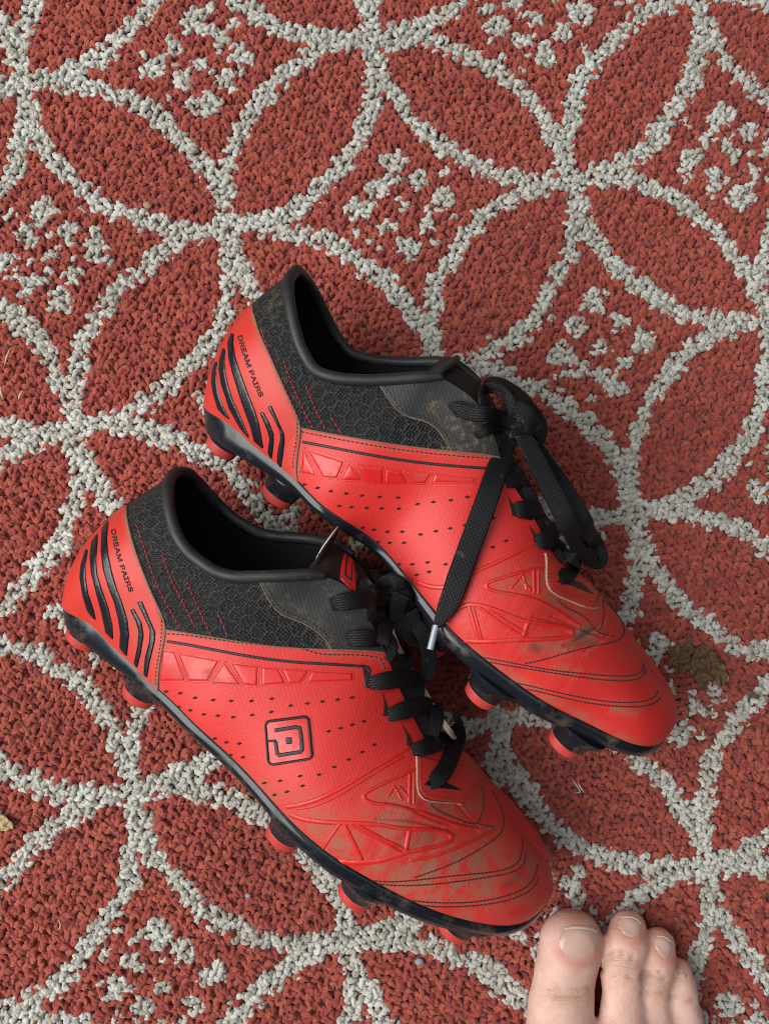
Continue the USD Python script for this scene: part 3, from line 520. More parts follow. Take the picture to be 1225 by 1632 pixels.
def smooth_mask(px, strokes):
    out = np.zeros(len(px))
    for pts, sg, a in strokes:
        line = spline(pts, 80) if len(pts) > 2 else resample(np.array(pts), 20)
        d = cKDTree(line).query(px)[0]; out = np.maximum(out, a * np.exp(-(d / sg) ** 2))
    return out
def letters(text):
    m = meshkit.text_mesh(text, 1.0, 0.1, bold=True); low = m.triangles[np.abs(m.triangles[:, :, 2]).max(1) < 1e-6][:, :, :2]
    return shapely.union_all([Polygon(t).buffer(1e-4) for t in low])
def ribbon(surf, pts, width=.0075, thick=.0009, n=60, tilt=None, k=10, wid=None):
    """A flat lace along pixels of the photograph, each a given height (mm) above the surface it lies on. -> mesh, uv"""
    pts = np.array(pts, float); P, N = surf.hit(pts[:, :2]); toC = CAM - P; toC /= np.linalg.norm(toC, axis=1, keepdims=True)
    d = -toC
    Q = P + toC * (pts[:, 2:3] * .001)
    F = N * 0.35 + toC; F /= np.linalg.norm(F, axis=1, keepdims=True)
    s = np.r_[0, np.cumsum(np.linalg.norm(np.diff(Q, axis=0), axis=1) ** .6)]
    ts = np.linspace(0, s[-1], n); C = CubicSpline(s, Q)(ts); Fn = np.stack([np.interp(ts, s, F[:, j]) for j in range(3)], 1)
    T = np.gradient(C, axis=0); T /= np.linalg.norm(T, axis=1, keepdims=True)
    Wd = np.cross(T, Fn); Wd /= np.linalg.norm(Wd, axis=1, keepdims=True); Up = np.cross(Wd, T)
    if tilt is not None:
        a = np.radians(np.interp(ts, s, tilt))[:, None]; Wd, Up = Wd * np.cos(a) + Up * np.sin(a), Up * np.cos(a) - Wd * np.sin(a)
    al = np.r_[0, np.cumsum(np.linalg.norm(np.diff(C, axis=0), axis=1))]
    wv = np.full(n, width) if wid is None else np.interp(ts, s, wid)
    prof = [(-.5, 0), (-.44, .42), (-.22, .5), (0, .44), (.22, .5), (.44, .42), (.5, 0), (.44, -.42), (0, -.45), (-.44, -.42)]
    V = np.concatenate([(C + Wd * (wv * a)[:, None] + Up * (thick * b)) [:, None] for a, b in prof], 1); k = len(prof)
    uv = np.stack([np.repeat(al, k), np.tile([p[0] for p in prof], n) * np.repeat(wv, k)], 1)
    F_ = []
    for i in range(n - 1):
        for j in range(k):
            j2 = (j + 1) % k; a, b_ = i * k, (i + 1) * k
            F_ += [[a + j, b_ + j, b_ + j2], [a + j, b_ + j2, a + j2]]
    for j in range(1, k - 1): F_ += [[0, j, j + 1], [(n - 1) * k, (n - 1) * k + j + 1, (n - 1) * k + j]]
    return V.reshape(-1, 3), np.array(F_), uv
def revolve(prof, n=28):
    m = trimesh.creation.revolve(np.array(prof), sections=n); return m

def build_boot(T, label):
    b = Boot(T); f = b.f; off = f.O; nu, nv = b.NU, b.NV
    t = thing('football_boot', label, 'football boot', off, 'pair of red and black football boots')
    put = lambda name, m, mt, parent=t, **k: obj(name, ((np.array(m.vertices) - off, np.array(m.faces)) if hasattr(m, 'vertices') else (m[0] - off, m[1])), mt, parent, **k)
    wn, wf = b.world(b.gn), b.world(b.gf)
    fn, ff = grid_faces(nu, nv, False), grid_faces(nu, nv, True)
    mn, mf = trimesh.Trimesh(wn, fn, process=False), trimesh.Trimesh(wf, ff, process=False)
    nn, nf = np.array(mn.vertex_normals), np.array(mf.vertex_normals)
    px = proj(wn); pxf = proj(wf)
    # which panel each bit of the upper belongs to (the far side mirrors the near one)
    ml = T['meshline']; coll = Polygon(ml + [(ml[-1][0] + 200, ml[-1][1] - 500), (ml[0][0] - 100, ml[0][1] - 500)]).buffer(0)
    cnt, eye = Polygon(T['counter']).buffer(0), Polygon(T['eyestay']).buffer(0)
    def region(p):
        r = np.zeros(len(p), int); r[contains_xy(coll, p[:, 0], p[:, 1])] = 2; r[contains_xy(cnt, p[:, 0], p[:, 1])] = 1
        e = contains_xy(eye, p[:, 0], p[:, 1]) & (r == 2); r[e] = 3; return r
    uu = np.repeat(b.u, nv)
    rv = region(px); rv[(uu > b.u_throat)] = 0
    lift = np.array([0, .0006, 0, .0005])[rv].reshape(nu, nv)
    for _ in range(2): lift[1:-1, 1:-1] = (lift[1:-1, 1:-1] * 2 + lift[:-2, 1:-1] + lift[2:, 1:-1] + lift[1:-1, :-2] + lift[1:-1, 2:]) / 6
    lift = lift.ravel()
    # soft creases where the forefoot bends
    assert (np.einsum('ij,ij->i', nn, f.wor(np.array([[.12, 0, .03]])) - wn) < 0).mean() > .6 and (np.einsum('ij,ij->i', nf, f.wor(np.array([[.12, 0, .03]])) - wf) < 0).mean() > .6
    cre = (meshkit.fbm(np.c_[f.loc(wn)[:, 0] * 160, f.loc(wn)[:, 1] * 40, f.loc(wn)[:, 2] * 40], 3, 4) - .5) * .0007 * np.exp(-((f.loc(wn)[:, 0] - .185) / .04) ** 2) * (rv == 0)
    for p in T['creases']: cre = cre - .00055 * np.exp(-(cKDTree(spline(p, 60)).query(px)[0] / 2.6) ** 2) + .0003 * np.exp(-((cKDTree(spline([(x + 4, y + 5) for x, y in p], 60)).query(px)[0]) / 4) ** 2)
    edge_fade = np.tile(np.clip(np.minimum(np.arange(nv), nv - 1 - np.arange(nv)) / 25, 0, 1), nu)
    dn = nn * (lift + cre * edge_fade)[:, None]; df = nf * (lift + cre * edge_fade)[:, None]
    wn2, wf2 = wn + dn, wf + df
    def lateral(g): 
        dv = np.linalg.norm(np.diff(g, axis=1), axis=2); v = np.concatenate([np.zeros((nu, 1)), np.cumsum(dv, 1)], 1)
        x = np.repeat(np.cumsum(np.r_[0, np.linalg.norm(np.diff(g[:, nv // 2], axis=0), axis=1)])[:, None], nv, 1); return np.stack([x.ravel(), v.ravel()], 1)
    uvn, uvf = lateral(b.gn), lateral(b.gf)
    near_b = T is B_
    T['dirt'] = T['dirt'] + [(p, 3.4, .8 if near_b else .55) for p, w in T['ribs']] + [(p, 3.0, .75 if near_b else .5) for p in T['toeseams']] + [(p, 3.5, .6) for p in T['seam'] + T['counterseam']]
    seen = np.einsum('ij,ij->i', nf, CAM - wf) > 0
    mk_n = np.stack([smooth_mask(px, T['dirt']), 0 * uu, smooth_mask(px, T['scuff']) if T['scuff'] else 0 * uu], 1)
    mk_f = np.stack([np.where(seen, smooth_mask(pxf, T['dirt']), .3 * mk_n[:, 0]), 0 * uu, 0 * uu], 1)
    def hexrib(uv, a=.0066):
        p = uv / a; r3 = np.array([1, 1.7320508]); q1 = np.mod(p, r3) - r3 / 2; q2 = np.mod(p - r3 / 2, r3) - r3 / 2
        g_ = np.where((np.hypot(*q1.T) < np.hypot(*q2.T))[:, None], q1, q2); g_ = np.abs(g_)
        return np.clip((np.maximum(g_[:, 0], g_ @ [.5, .8660254]) - .40) / .06, 0, 1)
    c2_ = (rv == 2); hx = hexrib(uvn) * c2_; hf = hexrib(uvf) * c2_
    mk_n[:, 1] = hx; mk_f[:, 1] = hf
    names = [('vamp', M['red']), ('heel_counter', M['red_counter']), ('collar_panel', M['mesh']), ('eyestay', M['eyestay'])]
    parts = {}
    for (w, fc, uv, mk, N_) in ((wn2, fn, uvn, mk_n, nn), (wf2, ff, uvf, mk_f, nf)):
        fr = rv[fc]; fr = np.where(fr[:, 0] == fr[:, 1], fr[:, 0], np.where(fr[:, 1] == fr[:, 2], fr[:, 1], fr[:, 0]))
        for k in range(4):
            sel = fc[fr == k]
            if not len(sel): continue
            ids, inv = np.unique(sel, return_inverse=True); parts.setdefault(k, []).append((w[ids], inv.reshape(-1, 3), uv[ids], mk[ids], N_[ids]))
    for k, lst in parts.items():
        o = 0; V, Fc, UV, MK, NN = [], [], [], [], []
        for (a, c, d, e, n_) in lst: V.append(a); Fc.append(c + o); UV.append(d); MK.append(e); NN.append(n_); o += len(a)
        g = put(names[k][0], (np.vstack(V), np.vstack(Fc)), names[k][1], smooth=True, uv=np.vstack(UV)); primvar(g, 'mask', np.vstack(MK)); parts[k] = g
    vamp, counter, collar, eyest = parts[0], parts[1], parts[2], parts[3]
    # tongue
    uc, ut = b.u_corner, b.u_throat; us = np.linspace(uc - .02, ut + .012, 40)
    E = np.stack([np.interp(us, b.u, b.topn[:, k]) for k in range(3)], 1); G = np.stack([np.interp(us, b.u, b.topf[:, k]) for k in range(3)], 1)
    tip = f.solve([T['tip_px']], 1, 0)[0]; tn = f.solve([T['tip_near']], 1, -.017)[0]; tf = tn * [1, -1, 1]
    ext = np.linspace(1, 0, 11)[:-1][:, None]
    E = np.vstack([E[0] * (1 - ext) + tn * ext, E]); G = np.vstack([G[0] * (1 - ext) + tf * ext, G])
    sv = np.linspace(0, 1, 25)
    rows = len(E); grow = np.clip(np.arange(rows) / 12, 0, 1)[:, None]; bulge = (.0045 + .0035 * (1 - grow)) * 4 * (sv * (1 - sv))[None]
    Tg = E[:, None] * (1 - sv)[None, :, None] + G[:, None] * sv[None, :, None]
    Tg = Tg + bulge[:, :, None] * np.array([.35, 0, .93]) - np.array([.25, 0, .75]) * .0022
    fade = np.clip(1 - np.arange(rows) / 14, 0, 1)[:, None, None]; mid = Tg[0, 12].copy(); Tg = Tg + fade * (tip - mid) * (4 * sv * (1 - sv))[None, :, None]
    Wt = f.wor(Tg.reshape(-1, 3)); fg = grid_faces(rows, 25, False)
    tm = trimesh.Trimesh(Wt, fg, process=False)
    if (np.einsum('ij,ij->i', tm.vertex_normals, CAM - Wt) > 0).mean() < .5: fg = fg[:, ::-1]; tm = trimesh.Trimesh(Wt, fg, process=False)
    back = Wt - np.array(tm.vertex_normals) * .0022; o = len(Wt)
    ring = [i for i in range(25)] + [i * 25 + 24 for i in range(1, rows)] + [(rows - 1) * 25 + i for i in range(23, -1, -1)] + [i * 25 for i in range(rows - 2, 0, -1)]
    sd = [[a, c, c + o] for a, c in zip(ring, ring[1:] + ring[:1])] + [[a, c + o, a + o] for a, c in zip(ring, ring[1:] + ring[:1])]
    tongue = put('tongue', (np.vstack([Wt, back]), np.vstack([fg, fg[:, ::-1] + o, np.array(sd)])), M['tongue'], smooth=40)
    put('tongue_edge', tube(Wt[:25] - np.array(tm.vertex_normals)[:25] * .001, .00032 if T is B_ else .0016, 8), M['white_edge'] if T is B_ else M['rim'], tongue)
    # inside: lining and insole
    lin = []
    for w, n_, fc in ((wn, nn, fn), (wf, nf, ff)):
        g = (w - n_ * .0026).reshape(nu, nv, 3)[::4, ::5]; a, c = g.shape[:2]; lin.append(trimesh.Trimesh(g.reshape(-1, 3), grid_faces(a, c, fc is ff), process=False))
    put('lining', join(lin), M['lining'], smooth=True)
    ins = np.stack([(wn - nn * .0026).reshape(nu, nv, 3)[::6, 8], (wf - nf * .0026).reshape(nu, nv, 3)[::6, 8]], 1)
    ins = ins[:, :1] * (1 - np.linspace(0, 1, 9))[None, :, None] + ins[:, 1:] * np.linspace(0, 1, 9)[None, :, None]
    put('insole', (ins.reshape(-1, 3), grid_faces(ins.shape[0], 9)), M['lining'], smooth=True)
    # collar rim: a padded roll
    k = b.u <= b.u_corner
    rimp = resample(np.vstack([b.topn[k][::-1], b.topf[b.u <= b.u_corner + (.05 if T is U_ else .02)][1:]]), 150); rr = .0026 * np.ones(150); rr[:6] *= np.linspace(.6, 1, 6); rr[-6:] *= np.linspace(1, .6, 6)
    put('collar_rim', tube(f.wor(rimp + [0, 0, .0004]), rr, 14), M['rim'], smooth=True)
    # sole plate
    hw = np.interp(b.u, [0, .12, .25, 1], [1, .9, .1, 0])[:, None]; hb = np.interp(b.u, [0, .05, .11], [1, .8, 0])[:, None]; toe = np.interp(b.u, [.75, 1], [0, 1])[:, None]
    def ring_rows(g, side):
        P = g[:, 0]; t_ = np.gradient(P, axis=0); n_ = np.stack([t_[:, 1], -t_[:, 0], 0 * t_[:, 0]], 1) * (-side); n_ = np.stack([np.convolve(np.pad(n_[:, j], 12, mode='edge'), np.ones(25) / 25, 'valid') for j in range(3)], 1); n_[0] = (-1, 0, 0); n_[-1] = (1, 0, 0); n_ /= np.linalg.norm(n_, axis=1, keepdims=True)
        wa = np.interp(b.u, [.12, .26, .46, .6], [0, 1, 1, 0])[:, None]; th = .0068 + .0048 * hw - .0028 * toe - (.0036 if T is U_ else .0026) * wa
        rows = []
        for o, z in ((-.0012, .0016), (.0006, .0015), (.0016, .0006), (.0021, -.0012), (.0020, -.45), (.0012, -.8), (-.0006, -1), (-.004, -1.08), (-.012, -1.1)):
            zz = th * z if abs(z) > .1 else np.full_like(th, z) + (hw * .001 if z > 0 else 0)
            rows.append(P + n_ * (o * (1 - .25 * toe - .55 * hw - .45 * wa) - .0006 * hw - .0085 * hb * np.clip(-zz / .0116, 0, 1)) + np.array([0, 0, 1.]) * zz)
        return np.stack(rows, 1)

    b_u = b.u
    rn, rf = ring_rows(b.gn, -1)[::3], ring_rows(b.gf, 1)[::3]
    a, c = rn.shape[:2]
    cap = np.stack([rn[:, -1], (rn[:, -1] + rf[:, -1]) / 2, rf[:, -1]], 1)
    sole = join([trimesh.Trimesh(f.wor(rn.reshape(-1, 3)), grid_faces(a, c, False), process=False), trimesh.Trimesh(f.wor(rf.reshape(-1, 3)), grid_faces(a, c, True), process=False), trimesh.Trimesh(f.wor(cap.reshape(-1, 3)), grid_faces(a, 3, False), process=False)])
    plate = put('sole_plate', sole, M['sole'], smooth=True)
    for i, p in enumerate(T['studs']):
        s0 = f.solve([p], 2, -.0205)[0]; lim = np.interp(s0[0], b.gn[:, 0, 0], b.gn[:, 0, 1]); s0[1] = min(max(s0[1], lim + .006), lim + .013)
        for side in (0, 1):
            x, y = (s0[0], s0[1]) if side == 0 else (s0[0] + (.004 if i > 1 else 0), np.interp(s0[0], b.gf[:, 0, 0], b.gf[:, 0, 1]) - .010)
            z0 = float(zf_of(x)); tall = .0155 if i < 2 else .0145
            fl = .0135 if i < 2 else .0125
            prof = [(0, -.004), (fl, -.0045), (fl - .0008, -.0068), (fl - .0028, -.0088), (.0083, -.0112), (.0074, -tall), (.0060, -tall - .0003), (0, -tall - .0003)]
            tipp = [(0, -tall), (.0072, -tall), (.0074, -tall - .0006), (.0068, -tall - .0040), (.0058, -tall - .0049), (0, -tall - .005)]
            st = None
            for prf, nm, mt in ((prof, 'stud', M['sole']), (tipp, 'stud_tip', M['stud_red'])):
                m = revolve(prf[::-1], 32); v = np.array(m.vertices) * [1.12, .95, 1] + [x, y, z0]
                if nm == 'stud': v[:, 1] = np.where(v[:, 2] > z0 - .006, np.clip(v[:, 1], y - .0105, y + .0105), v[:, 1])
                o = put(nm, (f.wor(v), m.faces), mt, t if st is None else st, smooth=35); st = st or o
    # ---- everything that lies on the upper
    S = Surface(join([trimesh.Trimesh(wn2, fn, process=False), trimesh.Trimesh(wf2, ff, process=False), tm])); b.S = S
    for p in T['stripes']: put('heel_stripe', drape(S, Polygon(p).buffer(1.3).buffer(-1.6).buffer(1.6), .00038, .0008, 2.2), M['stripe'], counter, smooth=50)
    L = letters('DREAM PAIRS'); x0, y0, x1, y1 = L.bounds; path = LineString(spline(T['text'], 60)); sz = T['textsize']
    def bend(p):
        out = []
        for x, y in p:
            d = (x - x0) / (x1 - x0) * path.length; q0 = path.interpolate(max(0, d - 1)); q1 = path.interpolate(d + 1); tx, ty = q1.x - q0.x, q1.y - q0.y; n = math.hypot(tx, ty); q = path.interpolate(d)
            out.append((q.x + ty / n * (y - .5) * sz, q.y - tx / n * (y - .5) * sz))
        return np.array(out)
    for g in getattr(L, 'geoms', [L]):
        lp = shapely.transform(g, bend).buffer(.15)
        m = drape(S, lp, .00025, .0003, 1.6)
        if m is not None: put('letter', m, M['worn_ink'], counter, smooth=50)
    for p in T['band']: put('black_band', drape(S, strip(p, 4.6), .0003, .0004, 3), M['ink'], vamp)
    put('seam', join([dashes(S, p, 5.2, 2.2, .00028) for p in T['seam']]), M['thread'], vamp)
    put('seam', join([dashes(S, p, 4.0, 2.2, .00018) for p in T['counterseam']]), M['thread'], counter)
    put('panel_edge', drape(S, strip(T['counteredge'], 3.4), .0005, .0005, 2), M['edge_dirty'], counter, smooth=50)
    put('panel_edge', drape(S, strip(T['meshline'][6 if T is B_ else 7:-1], 2.2), .0003, .0003, 2.5), M['edge_dirty'], vamp, smooth=50)
    for p in T['panels']:
        q = Polygon(p).buffer(-2.2, join_style=1).buffer(1.6, join_style=1)
        put('embossed_panel', drape(S, q, .00032, .0009, 2.6, base=.00008), M['red_gloss'], vamp, smooth=50)
        put('embossed_rib', drape(S, Polygon(p).buffer(1.2).exterior.buffer(.9), .00010, .0004, 2.6), M['red_rib'], vamp, smooth=50)
    for (x, y) in T['holes']:
        P, N = S.hit([(x, y)]); fo = float(np.dot(N[0], (CAM - P[0]) / np.linalg.norm(CAM - P[0]))); w = 4.9
        put('perforation', drape(S, Polygon([(x - w, y + .7), (x - .3, y - 2.5), (x + w, y - .7), (x + .3, y + 2.5)]), .00004, .0002, 3, base=.00008), M['hole'], vamp)
    for p, w in T['ribs']: put('raised_rib', drape(S, strip(p, w * 1.55) if len(p) > 3 else LineString(p).buffer(w * .7, join_style=1), .00045, .0014, 1.8, base=.00002, sink=.0003), M['red_rib'], vamp, smooth=60)
    for p in T['toeseams']:
        put('seam_groove', drape(S, strip(p, 2.2), .00004, .0003, 3, base=.00006), M['groove'], vamp)
        put('seam', dashes(S, p, 5.2, 1.3, .00031), M['thread'], vamp)
    put('lace_facing', drape(S, T['facing'], .0006, .0012, 3), M['red_counter'], vamp, smooth=50)
    put('piping', drape(S, strip(T['piping'], 2.1), .0009, .0004, 2), M['piping'], vamp, smooth=50)
    put('seam', dashes(S, T['facingseam'], 4.6, 2.0, .00026, .0008), M['thread'], vamp)
    vt = put('vent', drape(S, T['vent'], .0002, .0004, 2, base=.0007), M['lining'], vamp)
    for p in T['flaps']: put('eyelet_slot', drape(S, p, .0002, .0004, 2), M['hole'], vamp)
    put('panel_edge', drape(S, strip(T['eyeedge'], 2.6), .0006, .0005, 2), M['edge_dirty'] if T is U_ else M['edge_dirty'], eyest, smooth=50)
    put('seam', dashes(S, T['eyeseam'], 4.0, 2.5, .0002), M['black_thread'], eyest)
    for i, p in enumerate(T['redlines']): put('red_stitching', dashes(S, p, 6.5 if i < 3 else 8, 2.2, .00035, .0003), M['red_thread'], collar)
    if 'logo' in T:
        em = put('emblem', drape(S, Polygon(lg((225, 300), (300, 275), (850, 205), (930, 250), (1000, 870), (960, 930), (380, 1030), (300, 980))).buffer(3).buffer(-3), .0004, .0006, 2.2), M['red_gloss'], vamp, smooth=50)
        ring = Polygon(lg((238, 312), (922, 225), (990, 905), (292, 1012))).buffer(-7.5).buffer(7.5)
        put('emblem_line', drape(S, ring.exterior.buffer(2.3), .0006, .0005, 1.6, base=.0004), M['ink'], em, smooth=50)
        put('emblem_line', drape(S, LineString(lg((385, 450), (500, 430), (735, 395), (792, 410), (815, 540), (835, 760), (800, 800), (470, 850), (432, 825), (402, 622))).buffer(3.4, cap_style=2, join_style=1), .0005, .0005, 1.6, base=.0004), M['ink'], em, smooth=50)
        put('emblem_line', drape(S, LineString(lg((270, 622), (415, 610))).buffer(2.2, cap_style=2), .0005, .0005, 1.6, base=.0004), M['ink'], em, smooth=50)
        put('emblem_line', drape(S, Polygon(lg((562, 562), (668, 556), (675, 668), (570, 676))), .0005, .0005, 1.6, base=.0004), M['ink'], em, smooth=50)
        tl_ = put('tongue_badge', drape(S, Polygon(tg((345, 260), (420, 320), (450, 450), (440, 580), (400, 570), (312, 470), (322, 380))).buffer(0), .0006, .0008, 2), M['red_rib'], tongue, smooth=50)
        put('badge_line', drape(S, LineString(tg((365, 300), (350, 450), (400, 490), (405, 360))).buffer(1.6), .0004, .0004, 1.6, base=.0006), M['ink'], tl_)
        put('badge_line', drape(S, LineString(tg((425, 350), (435, 520))).buffer(1.3), .0004, .0004, 1.6, base=.0006), M['ink'], tl_)
    def lace(name, pts, parent=t, **k):
        if name == 'lace_crossing':
            pts = [(x, y, q - (2.2 if i in (0, len(pts) - 1) else 0)) for i, (x, y, q) in enumerate(pts)]; w_ = k.get('width', .0075); k['wid'] = [w_ * .62] + [w_] * (len(pts) - 2) + [w_ * .7]
        v, fc, uv = ribbon(S, pts, **k); return put(name, (v, fc), M['lace'], parent, smooth=True, uv=uv)
    b.lace = lace; b.put = put; b.t = t; b.tongue = tongue
    return b
B_['logo'] = True
BL = build_boot(B_, 'nearer red and black boot with a square emblem on its side, by the bare toes')
BU = build_boot(U_, 'farther red and black football boot with a long lace end hanging across its side')
z = lambda P, *h: [(x, y, q) for (x, y), q in zip(P, h)]
# laces of the farther boot: eyelet crossings, knot, a bow loop falling to the toe and a loose end with a clear tip
l = BU.lace
l('lace_crossing', z(kn((440, 700), (520, 640), (600, 620), (700, 600)), 1, 3, 4, 4), width=.005)
l('lace_crossing', z(d5((548, 478), (580, 466), (610, 468), (638, 500)), 1, 4, 4, 0), width=.0072)
l('lace_crossing', z(d5((576, 580), (608, 572), (650, 580), (688, 605)), 0, 3, 4, 0), width=.0076)
l('lace_crossing', z(d5((655, 690), (690, 684), (725, 690), (765, 725)), 0, 3, 4, 0), width=.0076)
l('lace_crossing', z(d5((735, 828), (775, 810), (800, 775), (815, 740)), 0, 3, 4, 3), width=.0076)
for p in (d5((612, 500), (645, 520), (660, 570)), d5((690, 610), (720, 640), (735, 690)), d5((765, 720), (800, 745), (820, 780)), d5((580, 400), (600, 440), (625, 480))):
    l('lace_crossing', z(p, 1, 3, 2), width=.006)
l('lace_loop', z(kn((760, 560), (640, 540), (520, 505), (420, 500), (320, 470), (265, 480)), 9, 8, 6, 4, 2, 0), width=.0068, thick=.002)
l('lace_loop', z(kn((780, 560), (740, 440), (680, 330), (590, 295), (530, 300), (500, 350), (520, 470)), 10, 11, 11, 10, 8, 5, 2), width=.0055, thick=.0022, tilt=[0, 30, 50, 50, 50, 40, 20])
l('lace_loop', z(kn((540, 280), (610, 245), (700, 280), (820, 380), (900, 480), (960, 560), (950, 680), (880, 720)), 4, 6, 7, 7, 7, 7, 6, 4), width=.0065, thick=.0022, tilt=[40, 45, 35, 20, 10, 20, 40, 40])
l('lace_loop', z(kn((800, 640), (900, 600), (960, 570), (985, 640), (930, 740)), 11, 11, 9, 6, 3), width=.007, thick=.0022, tilt=[0, 0, 20, 30, 30])
l('knot', z(kn((712, 500), (760, 470), (830, 490), (900, 560), (915, 640), (880, 680)), 6, 11, 13, 13, 10, 6), width=.0085, thick=.0026, tilt=[0, 0, 0, 10, 20, 30])
l('knot', z(kn((700, 600), (750, 560), (800, 590), (800, 650), (770, 700)), 6, 11, 14, 13, 9), width=.008, thick=.0026)
l('knot', z(kn((900, 500), (860, 560), (800, 620), (740, 640)), 7, 13.5, 13, 8), width=.0075, thick=.0024)
l('bow_loop', z(d5((590, 255), (640, 340), (720, 500), (790, 640), (850, 735), (893, 752)) + d5((886, 712), (846, 630), (775, 510), (706, 410), (650, 320)), 11, 12, 14, 13, 10, 6, 3, 3, 4, 5, 7), width=.0093, n=110, wid=[.006, .0085, .0093, .0093, .0093, .0088, .0088, .0093, .009, .0085, .007])
end = l('lace_end', z(d5((592, 268), (565, 320), (512, 470), (447, 652), (385, 822), (345, 925), (315, 980), (307, 996)), 12, 9, 6, 5, 5, 6, 7, 7), width=.0098, n=110, wid=[.0055, .0085, .0098, .0098, .0098, .0085, .0045, .003])
P, N = BU.S.hit(d5((305, 990), (300, 1010), (284, 1078))); toC = (CAM - P) / np.linalg.norm(CAM - P, axis=1, keepdims=True); P = P[:1] + 0 * P + 0; hh = P[0][2] + .006
ag = at(d5((306, 990), (300, 1012), (284, 1078)), hh); BU.put('aglet', tube(resample(ag, 10), .0015, 12), M['aglet'], end, smooth=50)
# laces of the nearer boot, tied in a dark bunch beside the other boot's sole
l = BL.lace
l('lace_crossing', z(tg((225, 690), (350, 660), (520, 640), (680, 620), (760, 560)), 0, 4, 6, 7, 6), width=.0074, n=80)
l('lace_crossing', z(tg((345, 970), (450, 955), (560, 960), (650, 990)), 0, 3, 4, 2), width=.0072)
l('lace_crossing', z(c2((250, 562), (330, 552), (420, 540), (470, 560)), 0, 4, 5, 1), width=.0076)
l('lace_crossing', z(c2((322, 690), (400, 668), (480, 645), (520, 660)), 0, 4, 5, 1), width=.0076)
l('lace_crossing', z(c2((415, 825), (500, 805), (575, 775), (610, 790)), 0, 4, 5, 1), width=.0076)
l('lace_crossing', z(c2((475, 960), (540, 925), (585, 850), (612, 770), (618, 730)), 0, 4, 4, 4, 2), width=.0076)
for p in (c2((385, 560), (410, 480), (395, 420)), c2((432, 660), (455, 590), (450, 530)), c2((510, 780), (528, 700), (530, 640)), c2((590, 800), (605, 740), (590, 690)), c2((330, 470), (350, 420), (330, 370))):
    l('lace_crossing', z(p, 2, 4, 2), width=.0068)
l('knot', z(tg((690, 560), (750, 545), (820, 580), (850, 650), (830, 710)), 4, 7, 8, 7, 4), width=.0062, thick=.0022)
l('knot', z(tg((700, 650), (750, 600), (800, 620), (805, 690), (770, 750)), 4, 7, 9, 8, 5), width=.006, thick=.0022)
l('lace_loop', z(tg((800, 560), (740, 480), (640, 520), (600, 600), (560, 700), (600, 800)), 9, 10, 9, 7, 5, 3), width=.006, thick=.002, tilt=[0, 20, 40, 30, 20, 0])
l('lace_loop', z(tg((820, 600), (780, 720), (800, 830), (870, 930), (940, 960), (930, 860), (880, 740)), 10, 9, 8, 7, 5, 4, 5), width=.0075, n=90)
l('lace_loop', z(tg((480, 480), (540, 560), (600, 600), (720, 590)), 1, 4, 6, 7), width=.007)
l('lace_end', z(tg((640, 620), (700, 720), (690, 860), (640, 1000)), 6, 7, 5, 3), width=.007)
l('lace_end', z(c2((440, 330), (480, 380), (500, 470), (480, 540)), 6, 7, 6, 5), width=.0072)
v, fc, uv = ribbon(BL.S, z(c2((345, 335), (380, 430), (420, 490), (442, 545), (482, 600), (512, 655), (552, 715), (590, 770)), 1, .6, .6, .6, .6, .6, .8, 1), width=.0029, thick=.0018, n=90)
BL.put('tongue_binding', (v, fc), M['beige'], BL.tongue, smooth=True, uv=uv)
# ------------------------------------------------------------------ the bare foot at the lower right
ft = crop(800, 1400, 2.882)
def surface_nets(val, lo, h):
    """A smooth mesh of the zero level of a sampled field (negative inside)."""
    n = np.array(val.shape); s = val < 0
    c = np.zeros(n - 1, int)
    for d in np.ndindex(2, 2, 2): c += s[d[0]:n[0] - 1 + d[0], d[1]:n[1] - 1 + d[1], d[2]:n[2] - 1 + d[2]]
    act = (c > 0) & (c < 8); idx = -np.ones(n - 1, int); cells = np.argwhere(act); idx[act] = np.arange(len(cells))
    acc = np.zeros((len(cells), 3)); cnt = np.zeros(len(cells))
    for ax in range(3):
        for d in np.ndindex(2, 2):
            o = np.insert(np.array(d), ax, 0); e = np.eye(3, dtype=int)[ax]
            a = cells + o; b = a + e; va, vb = val[tuple(a.T)], val[tuple(b.T)]; x = (va < 0) != (vb < 0)
            t = va / np.where(x, va - vb, 1); acc[x] += (o + t[:, None] * e)[x]; cnt[x] += 1
    V = lo + (cells + acc / cnt[:, None]) * h; F = []
    for ax in range(3):
        e = np.eye(3, dtype=int)[ax]; u, w = [np.eye(3, dtype=int)[k] for k in ((ax + 1) % 3, (ax + 2) % 3)]
        sl = [slice(1, n[k] - 1) for k in range(3)]; sl[ax] = slice(0, n[ax] - 1)
        A = s[tuple(sl)]; sl2 = list(sl); sl2[ax] = slice(1, n[ax]); Bq = s[tuple(sl2)]
        g = np.argwhere(A != Bq) + np.array([0 if k == ax else 1 for k in range(3)])
        f_ = A[A != Bq]; q = np.stack([idx[tuple((g - u - w).T)], idx[tuple((g - w).T)], idx[tuple(g.T)], idx[tuple((g - u).T)]], 1)
        q = np.where(f_[:, None], q, q[:, ::-1]); F.append(q)
    F = np.vstack(F); return V, np.vstack([F[:, [0, 1, 2]], F[:, [0, 2, 3]]])
ZS = 1.28                                                          # toes are wider than they are tall
def wp(px, z): return at([px], z)[0]
def chain(nodes): return [(wp(p, z), r) for p, z, r in nodes]
